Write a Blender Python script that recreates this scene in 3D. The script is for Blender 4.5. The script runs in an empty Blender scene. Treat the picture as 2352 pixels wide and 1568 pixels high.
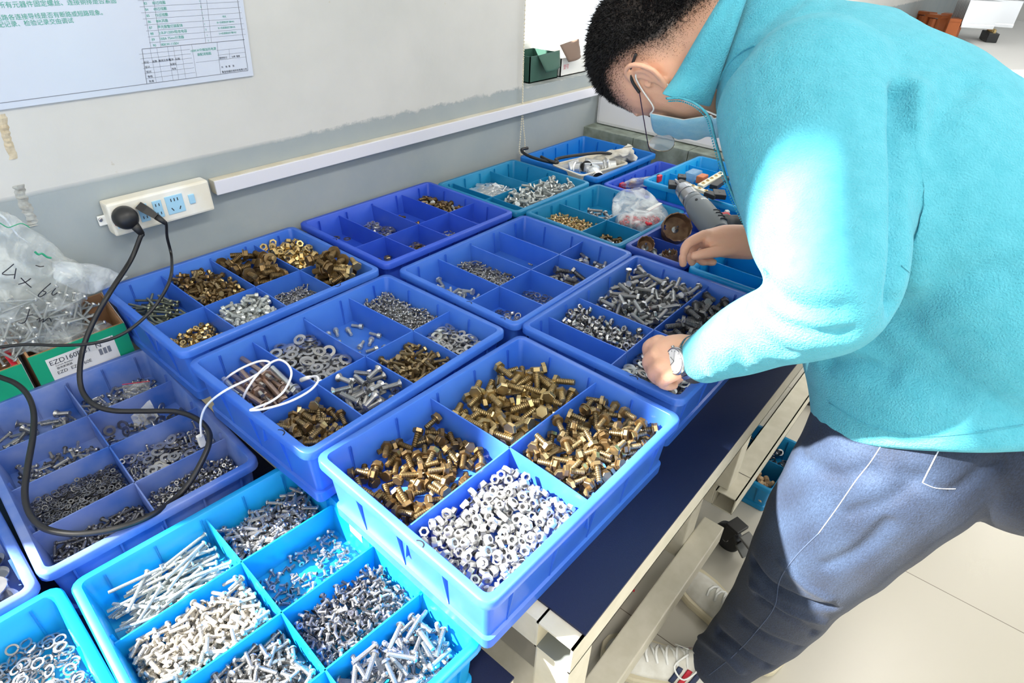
import bpy, bmesh, math, random
import numpy as np
from mathutils import Vector, Matrix, Quaternion
from mathutils.bvhtree import BVHTree
sc = bpy.context.scene
col = sc.collection
random.seed(7); rng = np.random.default_rng(7)
PI = math.pi
# ---------------------------------------------------------------- camera
F = 1385.8795                       # focal length in pixels of the 2352 x 1568 frame
CX, CY = 1176.0, 784.0
def _n(v): v = np.array(v, float); return v/np.linalg.norm(v)
AX = _n((2557-CX, -95-CY, F)); AY = _n((-857-CX, -225-CY, F)); AZ = np.cross(AX, AY)
RW = np.array([AX, AY, AZ])          # world = RW @ camera(right, down, forward)
CAM = np.array([0, 0, 1.38])
cd = bpy.data.cameras.new('camera'); cam = bpy.data.objects.new('camera', cd); col.objects.link(cam)
M3 = Matrix([[RW[i,0], -RW[i,1], -RW[i,2]] for i in range(3)])
cam.matrix_world = Matrix.Translation(CAM) @ M3.to_4x4()
cd.sensor_width = 36; cd.lens = F/2352*36; cd.clip_start = .02; cd.clip_end = 200
sc.camera = cam
# ---------------------------------------------------------------- world, sun, added fill lights, exposure
w = bpy.data.worlds.new('world'); sc.world = w; w.use_nodes = True
bg = w.node_tree.nodes['Background']; bg.inputs[0].default_value = (.86, .93, 1, 1); bg.inputs[1].default_value = 1.0
sd = bpy.data.lights.new('sun', 'SUN'); sd.energy = 24.0; sd.angle = math.radians(1.6); sd.color = (1, .96, .88)
sun = bpy.data.objects.new('sun', sd); col.objects.link(sun)
SUND = Vector((.78, -.625, -.82)).normalized()
sun.rotation_euler = SUND.to_track_quat('-Z', 'Y').to_euler(); sun.location = (-3, 5, 6)
def overhead_fill_light(x, y, z, sx, sy, e):  # unseen area light added under the ceiling to lift the room's ambient level
    d = bpy.data.lights.new('overhead_fill_light', 'AREA'); d.shape = 'RECTANGLE'; d.size = sx; d.size_y = sy; d.energy = e; d.color = (1, .97, .92)
    o = bpy.data.objects.new('overhead_fill_light', d); col.objects.link(o); o.location = (x, y, z); return o
for lx, ly in ((.6, -.6), (3.2, -.6), (-1.6, -.6), (.6, -2.6), (3.2, -2.6), (5.8, -1.2)):
    overhead_fill_light(lx, ly, 2.86, 1.2, .3, 16)
sc.view_settings.view_transform = 'Standard'; sc.view_settings.look = 'None'
sc.view_settings.gamma = 1; sc.view_settings.use_curve_mapping = False
sc.view_settings.exposure = .75
try: sc.cycles.max_bounces = 7; sc.cycles.transparent_max_bounces = 16
except Exception: pass
# ---------------------------------------------------------------- pixel helpers (a pixel of the photo gets a real point at its own distance)
def ray(u, v): return RW @ np.array([u-CX, v-CY, F])
def onz(u, v, z): r = ray(u, v); return CAM + r*(z-CAM[2])/r[2]
def ony(u, v, y): r = ray(u, v); return CAM + r*(y-CAM[1])/r[1]
def onx(u, v, x): r = ray(u, v); return CAM + r*(x-CAM[0])/r[0]
def P(u, v, d): return CAM + ray(u, v)*d/F
def proj(p): c = RW.T @ (np.array(p)-CAM); return CX+F*c[0]/c[2], CY+F*c[1]/c[2], c[2]
# ---------------------------------------------------------------- materials
def lin(c): return tuple(((x/255)/12.92 if x/255 <= .04045 else ((x/255+.055)/1.055)**2.4) for x in c)
def mat(name, c, rough=.5, metal=0, c2=None, nscale=20, bump=0, bscale=200, transl=0, alpha=1, sheen=0, spec=.5, coat=0, thread=0, trans=0, det=4, lo=.35, hi=.65):
    m = bpy.data.materials.new(name); m.use_nodes = True; nt = m.node_tree; N = nt.nodes; L = nt.links
    b = N['Principled BSDF']; out = N['Material Output']
    b.inputs['Base Color'].default_value = (*c, 1); b.inputs['Roughness'].default_value = rough; b.inputs['Metallic'].default_value = metal
    b.inputs['Specular IOR Level'].default_value = spec
    if sheen: b.inputs['Sheen Weight'].default_value = sheen; b.inputs['Sheen Roughness'].default_value = .4
    if coat: b.inputs['Coat Weight'].default_value = coat
    if trans: b.inputs['Transmission Weight'].default_value = trans; b.inputs['IOR'].default_value = 1.15
    b.inputs['Alpha'].default_value = alpha
    tc = N.new('ShaderNodeTexCoord'); csock = None
    if c2 is not None:
        n = N.new('ShaderNodeTexNoise'); n.inputs['Scale'].default_value = nscale; n.inputs['Detail'].default_value = det
        L.new(tc.outputs['Object'], n.inputs['Vector'])
        r = N.new('ShaderNodeValToRGB'); r.color_ramp.elements[0].position = lo; r.color_ramp.elements[1].position = hi
        r.color_ramp.elements[0].color = (*c, 1); r.color_ramp.elements[1].color = (*c2, 1)
        L.new(n.outputs['Fac'], r.inputs[0]); L.new(r.outputs[0], b.inputs['Base Color']); csock = r.outputs[0]
    if bump or thread:
        bp = N.new('ShaderNodeBump')
        if thread:
            wv = N.new('ShaderNodeTexWave'); wv.bands_direction = 'Z'; wv.inputs['Scale'].default_value = thread
            L.new(tc.outputs['Object'], wv.inputs['Vector']); L.new(wv.outputs['Fac'], bp.inputs['Height']); bp.inputs['Strength'].default_value = .9; bp.inputs['Distance'].default_value = .0007
        else:
            n2 = N.new('ShaderNodeTexNoise'); n2.inputs['Scale'].default_value = bscale; n2.inputs['Detail'].default_value = 3
            L.new(tc.outputs['Object'], n2.inputs['Vector']); L.new(n2.outputs['Fac'], bp.inputs['Height'])
            bp.inputs['Strength'].default_value = min(1, bump); bp.inputs['Distance'].default_value = .002 if bump <= 1 else .002*bump
        L.new(bp.outputs[0], b.inputs['Normal'])
    if transl:
        t = N.new('ShaderNodeBsdfTranslucent'); t.inputs[0].default_value = (*[min(1, x*1.15) for x in c], 1)
        if csock: L.new(csock, t.inputs[0])
        mx = N.new('ShaderNodeMixShader'); mx.inputs[0].default_value = transl
        L.new(b.outputs[0], mx.inputs[1]); L.new(t.outputs[0], mx.inputs[2]); L.new(mx.outputs[0], out.inputs[0])
    return m
# ---------------------------------------------------------------- mesh helpers
def mesh_obj(name, verts, faces, m, parent=None, smooth=False, mats=None, midx=None):
    me = bpy.data.meshes.new(name)
    v = np.asarray(verts, float)
    me.from_pydata(v.tolist(), [], [tuple(int(i) for i in f) for f in faces]); me.update()
    for mm in (mats or [m]): me.materials.append(mm)
    if midx is not None: me.polygons.foreach_set('material_index', np.asarray(midx, 'i'))
    if smooth: me.polygons.foreach_set('use_smooth', [True]*len(me.polygons))
    o = bpy.data.objects.new(name, me); col.objects.link(o)
    if parent: o.parent = parent
    return o
def tag(o, label=None, cat=None, group=None, kind=None):
    if label: o['label'] = label
    if cat: o['category'] = cat
    if group: o['group'] = group
    if kind: o['kind'] = kind
    return o
def empty(name, loc=(0,0,0), rz=0, **k):
    o = bpy.data.objects.new(name, None); col.objects.link(o); o.location = loc; o.rotation_euler = (0,0,rz); o.empty_display_size = .02
    bpy.context.view_layer.update() if False else None
    return tag(o, **k)
class MB:
    def __init__(s): s.v = []; s.f = []; s.m = []; s.M = None
    def add(s, v, f, mi=0):
        k = len(s.v); v = [tuple(x) for x in v]
        if s.M is not None: v = [tuple(s.M @ Vector(x)) for x in v]
        s.v += v; s.f += [tuple(i+k for i in q) for q in f]; s.m += [mi]*len(f); return s
    def box(s, x0, x1, y0, y1, z0, z1, mi=0):
        v = [(x,y,z) for z in (z0,z1) for y in (y0,y1) for x in (x0,x1)]
        return s.add(v, [(0,2,3,1),(4,5,7,6),(0,1,5,4),(2,6,7,3),(0,4,6,2),(1,3,7,5)], mi)
    def bbox(s, x0, x1, y0, y1, z0, z1, b=.004, mi=0):
        bm = bmesh.new(); bmesh.ops.create_cube(bm, size=1)
        for v in bm.verts: v.co = Vector(((x0+x1)/2+v.co.x*(x1-x0), (y0+y1)/2+v.co.y*(y1-y0), (z0+z1)/2+v.co.z*(z1-z0)))
        bmesh.ops.bevel(bm, geom=bm.edges[:], offset=b, segments=2, affect='EDGES', profile=.6)
        bm.verts.index_update(); s.add([v.co[:] for v in bm.verts], [[v.index for v in f.verts] for f in bm.faces], mi); bm.free(); return s
    def lathe(s, prof, n=16, mi=0, a0=0, closed=True):
        v = []; f = []
        for r, z in prof:
            for i in range(n):
                a = a0+2*PI*i/n; v.append((r*math.cos(a), r*math.sin(a), z))
        for k in range(len(prof)-1):
            for i in range(n):
                j = (i+1) % n; f.append((k*n+i, k*n+j, (k+1)*n+j, (k+1)*n+i))
        if closed:
            if prof[0][0] > 1e-6: f.append(tuple(range(n-1,-1,-1)))
            if prof[-1][0] > 1e-6: f.append(tuple((len(prof)-1)*n+i for i in range(n)))
        return s.add(v, f, mi)
    def tube(s, pts, r, n=8, mi=0, caps=True, flat=1.0, close=False):
        pts = [np.array(p, float) for p in pts]; K = len(pts); rs = r if hasattr(r, '__len__') else [r]*K
        up = None; v = []; f = []
        for k in range(K):
            if close: t = pts[(k+1) % K]-pts[k-1]
            else: t = pts[min(k+1, K-1)]-pts[max(k-1, 0)]
            t = t/(np.linalg.norm(t)+1e-12)
            if up is None: up = np.array([0,0,1.]) if abs(t[2]) < .9 else np.array([1.,0,0])
            a = np.cross(t, up); a /= np.linalg.norm(a)+1e-12; b = np.cross(a, t); up = b
            for i in range(n):
                q = 2*PI*i/n; v.append(pts[k]+rs[k]*(math.cos(q)*a+flat*math.sin(q)*b))
        for k in range(K if close else K-1):
            for i in range(n):
                j = (i+1) % n; k2 = (k+1) % K; f.append((k*n+i, k2*n+i, k2*n+j, k*n+j))
        if caps and not close: f.append(tuple(range(n))); f.append(tuple((K-1)*n+i for i in range(n-1,-1,-1)))
        return s.add(v, f, mi)
    def build(s, name, m, parent=None, smooth=False, mats=None):
        return mesh_obj(name, s.v, s.f, m, parent, smooth, mats, s.m if mats else None)
def autosmooth(o, ang=35):
    me = o.data
    bm = bmesh.new(); bm.from_mesh(me)
    for f in bm.faces: f.smooth = True
    for e in bm.edges:
        if len(e.link_faces) == 2 and e.calc_face_angle(0) > math.radians(ang): e.smooth = False
    bm.to_mesh(me); bm.free(); return o
def spline(pts, n=8, close=False):
    pts = [np.array(p, float) for p in pts]; K = len(pts); out = []
    for i in range(K if close else K-1):
        if close: p0,p1,p2,p3 = pts[i-1],pts[i],pts[(i+1)%K],pts[(i+2)%K]
        else: p0,p1,p2,p3 = pts[max(i-1,0)],pts[i],pts[i+1],pts[min(i+2,K-1)]
        for t in np.linspace(0,1,n,endpoint=False):
            out.append(.5*((2*p1)+(-p0+p2)*t+(2*p0-5*p1+4*p2-p3)*t*t+(-p0+3*p1-3*p2+p3)*t**3))
    if not close: out.append(pts[-1])
    return out
def text_mesh(s, size, name, m, parent, M, align='LEFT', ext=.0002, squash=1):
    c = bpy.data.curves.new(name, 'FONT'); c.body = s; c.size = size; c.align_x = align; c.extrude = ext
    t = bpy.data.objects.new(name, c); col.objects.link(t)
    me = bpy.data.meshes.new_from_object(t.evaluated_get(bpy.context.evaluated_depsgraph_get()))
    bpy.data.objects.remove(t); bpy.data.curves.remove(c)
    me.transform(M); me.materials.clear(); me.materials.append(m)
    o = bpy.data.objects.new(name, me); col.objects.link(o)
    if parent: o.parent = parent
    return o
# ---------------------------------------------------------------- palette
WY = 1.194                       # the wall behind the tables
M_blue = mat('blue_plastic', lin((60,118,226)), .30, transl=.30, c2=lin((78,134,231)), nscale=9, spec=.6)
M_blue2 = mat('worn_blue_plastic', lin((70,118,208)), .36, transl=.30, c2=lin((134,156,216)), nscale=14, spec=.6)
M_violet = mat('violet_blue_plastic', lin((46,88,214)), .36, transl=.24, c2=lin((62,102,220)), nscale=9)
M_cyan = mat('sky_blue_plastic', lin((14,168,234)), .32, transl=.32, c2=lin((34,180,238)), nscale=9, spec=.6)
M_teal = mat('teal_blue_plastic', lin((20,134,188)), .36, transl=.25, c2=lin((34,146,196)), nscale=9)
M_azure = mat('azure_blue_plastic', lin((20,124,212)), .36, transl=.25)
M_navyb = mat('dark_blue_plastic', lin((44,78,176)), .36, transl=.15)
M_mat = mat('navy_mat', lin((20,30,62)), .5, bump=.25, bscale=900, spec=.35)
def chipped():
    m = mat('cream_painted_steel', lin((206,200,182)), .42, c2=lin((196,190,170)), nscale=30)
    N = m.node_tree.nodes; L = m.node_tree.links; b = N['Principled BSDF']
    tc = N.new('ShaderNodeTexCoord'); n = N.new('ShaderNodeTexNoise'); n.inputs['Scale'].default_value = 46; n.inputs['Detail'].default_value = 6; n.inputs['Roughness'].default_value = .7
    L.new(tc.outputs['Object'], n.inputs['Vector'])
    r = N.new('ShaderNodeValToRGB'); r.color_ramp.elements[0].position = .70; r.color_ramp.elements[1].position = .72
    mx = N.new('ShaderNodeMix'); mx.data_type = 'RGBA'; L.new(n.outputs['Fac'], r.inputs[0]); L.new(r.outputs[0], mx.inputs['Factor'])
    old = b.inputs['Base Color'].links[0].from_socket; L.new(old, mx.inputs[6]); mx.inputs[7].default_value = (.1,.07,.05,1); L.new(mx.outputs[2], b.inputs['Base Color'])
    return m
M_cream = chipped()
M_inner = mat('bare_tube_inside', lin((120,126,126)), .5, .3)
M_black = mat('black_rubber', lin((28,28,30)), .42)
M_dark = mat('black_plastic', lin((34,35,37)), .5)
M_white = mat('white_plastic', lin((232,232,228)), .35)
M_whitec = mat('white_cable', lin((236,236,240)), .35)
M_ink = mat('black_ink', lin((25,25,35)), .6)
M_steel = mat('steel', (.50,.50,.50), .27, .92, c2=(.38,.38,.40), nscale=60)
M_steelt = mat('steel_thread', (.46,.46,.46), .3, .9, thread=320)
M_steeld = mat('dark_steel', (.26,.26,.27), .34, .9, c2=(.2,.2,.21), nscale=60)
M_steeldt = mat('dark_steel_thread', (.24,.24,.25), .36, .88, thread=320)
M_zinc = mat('zinc_steel', (.62,.65,.64), .36, .75, c2=(.5,.53,.53), nscale=60)
M_zinct = mat('zinc_thread', (.56,.59,.58), .4, .75, thread=340)
M_gold = mat('gold_brass', (.66,.49,.23), .27, .92, c2=(.56,.41,.18), nscale=70)
M_brass = mat('aged_brass', (.40,.30,.165), .3, .9, c2=(.29,.215,.115), nscale=70)
M_brasst = mat('aged_brass_thread', (.33,.25,.14), .36, .88, thread=300)
M_brown = mat('dull_brass', (.27,.18,.085), .36, .85, c2=(.2,.13,.06), nscale=70)
M_brownt = mat('dull_brass_thread', (.22,.15,.07), .4, .85, thread=300)
M_yz = mat('yellow_zinc', (.80,.62,.34), .3, .85, c2=(.62,.34,.24), nscale=50)
M_tan = mat('bronze_steel', (.42,.30,.24), .32, .85)
M_card = mat('brown_cardboard', lin((168,128,92)), .85, c2=lin((158,118,82)), nscale=60)
M_green = mat('green_print', lin((20,160,118)), .5)
M_paper = mat('white_paper', lin((225,225,222)), .6)
M_red = mat('red_plastic', lin((205,40,55)), .4)
M_alu = mat('aluminium', (.72,.73,.74), .3, .85)
# ---------------------------------------------------------------- the room
def struct(o): o['kind'] = 'structure'; return o
def wall_material():
    m = bpy.data.materials.new('wall_paint'); m.use_nodes = True; N = m.node_tree.nodes; L = m.node_tree.links; b = N['Principled BSDF']
    tc = N.new('ShaderNodeTexCoord'); sp = N.new('ShaderNodeSeparateXYZ'); L.new(tc.outputs['Object'], sp.inputs[0])
    def noise(s, d=5, r=.6):
        n = N.new('ShaderNodeTexNoise'); n.inputs['Scale'].default_value = s; n.inputs['Detail'].default_value = d; n.inputs['Roughness'].default_value = r
        L.new(tc.outputs['Object'], n.inputs['Vector']); return n.outputs['Fac']
    def math_(op, a, bb=None):
        n = N.new('ShaderNodeMath'); n.operation = op
        for i, q in enumerate((a, bb)):
            if q is None: continue
            if isinstance(q, (int, float)): n.inputs[i].default_value = q
            else: L.new(q, n.inputs[i])
        return n.outputs[0]
    def ramp(f, p0, p1, c0, c1):
        r = N.new('ShaderNodeValToRGB'); r.color_ramp.elements[0].position = p0; r.color_ramp.elements[1].position = p1
        r.color_ramp.elements[0].color = (*c0,1); r.color_ramp.elements[1].color = (*c1,1); L.new(f, r.inputs[0]); return r.outputs[0]
    # ragged border of the white coat: straight on the left, torn to the right
    amp = ramp(math_('MULTIPLY', sp.outputs[0], .5), .30, .42, (.003,)*3, (.045,)*3)
    rag = math_('MULTIPLY', math_('SUBTRACT', noise(26, 6, .75), .5), amp)
    edge = math_('ADD', sp.outputs[2], rag)
    hi = ramp(math_('SUBTRACT', edge, .5085), .4998, .5002, (0,)*3, (1,)*3)
    white = ramp(noise(3, 6), .35, .68, lin((199,198,194)), lin((187,187,183)))
    spots = ramp(noise(38, 3), .74, .77, (0,)*3, (1,)*3)
    grey = ramp(noise(6, 6), .3, .7, lin((146,156,160)), lin((158,164,164)))
    def mix(f, a, c):
        n = N.new('ShaderNodeMix'); n.data_type = 'RGBA'; L.new(f, n.inputs['Factor'])
        for k, q in ((6, a), (7, c)):
            if isinstance(q, tuple): n.inputs[k].default_value = (*q, 1)
            else: L.new(q, n.inputs[k])
        return n.outputs[2]
    white = mix(spots, white, lin((185,180,170)))
    L.new(mix(hi, grey, white), b.inputs['Base Color']); b.inputs['Roughness'].default_value = .55
    bp = N.new('ShaderNodeBump'); bp.inputs['Distance'].default_value = .002; bp.inputs['Strength'].default_value = .4
    L.new(math_('ADD', math_('MULTIPLY', noise(60, 3), .3), hi), bp.inputs['Height']); L.new(bp.outputs[0], b.inputs['Normal'])
    return m
M_wall = wall_material()
M_ceil = mat('white_ceiling', (.78,.78,.76), .8)
# wall with two window openings: one behind the viewer's left (the sun comes in there), one beyond the tables
xs = [-6, -3.6, -.545, 1.484, 4.2, 7.5, 11]; SILL = 1.005
HEAD = 2.86
b = MB()
T = .24
for i in range(6):
    x0, x1 = xs[i], xs[i+1]
    if i in (1, 3): b.box(x0, x1, WY, WY+T, 0, SILL); b.box(x0, x1, WY, WY+T, HEAD, 3.1)
    else: b.box(x0, x1, WY, WY+T, 0, 3.1)
struct(b.build('wall_left', M_wall))
M_frame = mat('white_window_frame', lin((225,228,228)), .4)
M_glass = mat('window_glass', (1,1,1), .02, alpha=.06)
def window(name, x0, x1):
    root = empty(name); struct(root)
    b = MB()
    for a, c in ((x0, x0+.05), ((x0+x1)/2-.025, (x0+x1)/2+.025), (x1-.05, x1)): b.box(a, c, WY+.17, WY+.21, SILL+.01, HEAD)
    b.box(x0, x1, WY+.17, WY+.21, SILL, SILL+.05); b.box(x0, x1, WY+.17, WY+.21, HEAD-.05, HEAD)
    b.build('window_frame', M_frame, root)
    MB().box(x0+.05, x1-.05, WY+.188, WY+.192, SILL+.05, HEAD-.05).build('pane', M_glass, root)
window('window_1', -3.6, -.545); window('window_2', 1.484, 4.2)
struct(MB().box(-6, 12, -6.5, WY+T, 3.1, 3.16).build('ceiling', M_ceil))
def floor_material():
    m = bpy.data.materials.new('cream_floor_tiles'); m.use_nodes = True; N = m.node_tree.nodes; L = m.node_tree.links; b = N['Principled BSDF']
    tc = N.new('ShaderNodeTexCoord'); mp = N.new('ShaderNodeMapping'); L.new(tc.outputs['Object'], mp.inputs[0])
    mp.inputs['Location'].default_value = (-1.473+.6*10, -.36+1.2*10, 0)
    br = N.new('ShaderNodeTexBrick'); br.offset = 0; br.inputs['Scale'].default_value = 1; br.inputs['Brick Width'].default_value = .6; br.inputs['Row Height'].default_value = 1.2
    br.inputs['Mortar Size'].default_value = .0012; br.inputs['Mortar Smooth'].default_value = .1
    br.inputs['Color1'].default_value = (*lin((188,183,170)),1); br.inputs['Color2'].default_value = (*lin((184,179,166)),1); br.inputs['Mortar'].default_value = (*lin((110,100,88)),1)
    L.new(mp.outputs[0], br.inputs['Vector'])
    n = N.new('ShaderNodeTexNoise'); n.inputs['Scale'].default_value = 17; n.inputs['Detail'].default_value = 4; L.new(tc.outputs['Object'], n.inputs['Vector'])
    r = N.new('ShaderNodeValToRGB'); r.color_ramp.elements[0].position = .76; r.color_ramp.elements[1].position = .80; L.new(n.outputs['Fac'], r.inputs[0])
    mx = N.new('ShaderNodeMix'); mx.data_type = 'RGBA'; L.new(r.outputs[0], mx.inputs['Factor']); L.new(br.outputs['Color'], mx.inputs[6]); mx.inputs[7].default_value = (*lin((170,158,138)),1)
    L.new(mx.outputs[2], b.inputs['Base Color']); b.inputs['Roughness'].default_value = .3
    return m
struct(MB().box(-6, 14, -6.5, WY+T, -.05, 0).build('floor', floor_material()))
struct(MB().box(11, 11.2, -6.5, WY+T, 0, 3.1).build('wall_back', M_ceil))
# tiled ledge that ends the table run, with a pale glossy board standing on it
M_ledge = mat('dirty_green_tile', lin((148,158,148)), .5, c2=lin((112,120,108)), nscale=24)
b = MB()
for k in range(6): b.bbox(1.70+.135 if k == 0 else 1.835, 2.02, WY-.2*(k+1)+.002, WY-.2*k, .70, .835, .002)
ld = b.build('trim_1', M_ledge); struct(ld)
# ---------------------------------------------------------------- tables
def table(x0, x1, y0, y1, ztop, label, rails=True):
    t = empty('work_table', (x0, y0, 0), label=label, cat='table')
    W, D = x1-x0, y1-y0
    def hollow(b, ax, a0, a1, c, s=.05, zt=None, ends=True):
        pass
    # side rails of square tube, the open end of the near rail shows its inside
    s = .052
    b = MB(); zt = ztop-.004
    def tube_x(b, xa, xb, ya, zb, s, w=.003):
        b.box(xa, xb, ya, ya+s, zb, zb+w); b.box(xa, xb, ya, ya+s, zb+s-w, zb+s)
        b.box(xa, xb, ya, ya+w, zb, zb+s); b.box(xa, xb, ya+s-w, ya+s, zb, zb+s)
        b.box(xa, xb, ya+w, ya+s-w, zb+w, zb+w+.0005, 1); b.box(xa+.12, xa+.122, ya+w, ya+s-w, zb+w, zb+s-w, 1)
    tube_x(b, 0, W, 0, zt-s, s)
    tube_x(b, 0, W, D-s, zt-s, s)
    for x in (.001, W-s):
        b.box(x, x+s, s, D-s, zt-s, zt)
    b.build('frame', None, t, mats=[M_cream, M_inner])
    MB().box(.022, W, -.0012, D-.002, zt, ztop).build('mat', M_mat, t)
    lz = zt-s
    xs_ = [.0, W*.46, W-s]
    for x in xs_:
        for y in (.0, D-s):
            if y == .0 and x > .1: continue
            MB().bbox(x+.001, x+s, y+.001, y+s-.001, .0 if y > .1 else .0, lz, .003).build('leg', M_cream, t)
    return t
t1 = table(.338, 1.83, .168, 1.185, .725, 'long cream steel table with navy mat top beneath the large blue parts boxes')
t0 = table(-1.25, .316, .232, 1.185, .615, 'lower cream steel table with navy top under the bright sky-blue screw box')
# low trolley frame under the first table, square tubes and a braked caster
tr = empty('trolley_frame', (.45, .19, 0), label='low cream square-tube trolley frame on casters under the long table', cat='trolley')
def sqtube(name, x0, x1, y0, y1, z0, z1, openx=False):
    b = MB()
    if openx:
        w_ = .003
        b.box(x0, x1, y0, y1, z1-w_, z1); b.box(x0, x1, y0, y1, z0, z0+w_); b.box(x0, x1, y0, y0+w_, z0, z1); b.box(x0, x1, y1-w_, y1, z0, z1)
        b.box(x0+.1, x0+.102, y0, y1, z0, z1, 1)
    else: b.bbox(x0, x1, y0, y1, z0, z1, .003)
    o = b.build(name, None, tr, mats=[M_cream, M_inner]); o.location = (-.45, -.19, 0); return o
sqtube('rail', .50, 1.145, .207, .262, .095, .150)
sqtube('rail', 1.205, 2.1, .212, .268, .140, .195, True)
sqtube('rail', 1.205, 1.26, .268, .62, .140, .195)
sqtube('rail', 1.03, 1.09, .262, .80, .09, .15)
sqtube('rail', .50, .55, .262, 1.1, .09, .15)
sqtube('upright', 1.025, 1.09, .263, .318, .098, .668)
sqtube('upright', 1.222, 1.285, .243, .298, .195, .668)
def caster(x, y, rz):
    c = empty('caster', (0,0,0)); c.parent = tr; c.location = (x-.45, y-.19, 0); c.rotation_euler = (0,0,rz); c.scale = (1.1,1.1,1.1)
    Rx = Matrix.Translation((0,0,.0375)) @ Matrix.Rotation(PI/2, 4, 'X')
    b = MB(); b.M = Rx; b.lathe([(.024,-.011),(.034,-.012),(.0375,-.008),(.0375,.008),(.034,.012),(.024,.011)], 28); 
    o = b.build('tyre', M_black, c, smooth=True)
    b = MB(); b.M = Rx; b.lathe([(.004,-.013),(.009,-.013),(.010,-.006),(.020,-.005),(.024,-.011),(.0255,-.011),(.0255,.011),(.024,.011),(.020,.005),(.010,.006),(.009,.013),(.004,.013)], 28)
    b.build('wheel_hub', M_alu, c, smooth=True)
    b = MB()
    for s in (-1, 1):
        b.add([(-.004,s*.015,.088),(.026,s*.015,.088),(.008,s*.015,.036),(-.008,s*.015,.036),(-.004,s*.0175,.088),(.026,s*.0175,.088),(.008,s*.0175,.036),(-.008,s*.0175,.036)],
              [(0,1,2,3),(7,6,5,4),(0,4,5,1),(1,5,6,2),(2,6,7,3),(3,7,4,0)])
    b.bbox(-.006,.030,-.02,.02,.085,.094,.002)
    b.build('fork', M_black, c)
    for k, (dz, rr) in enumerate(((.082, .3), (.055, .62))):
        b = MB(); b.M = Matrix.Translation((.034,0,dz)) @ Matrix.Rotation(rr, 4, 'Y')
        b.bbox(0, .034, -.017-.003*k, .017+.003*k, -.003, .004, .003)
        b.build('brake_pedal', mat('grey_pedal', lin((92,92,88)), .5), c)
caster(1.225, .205, math.radians(-108))
caster(2.02, .24, math.radians(-80))
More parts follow.
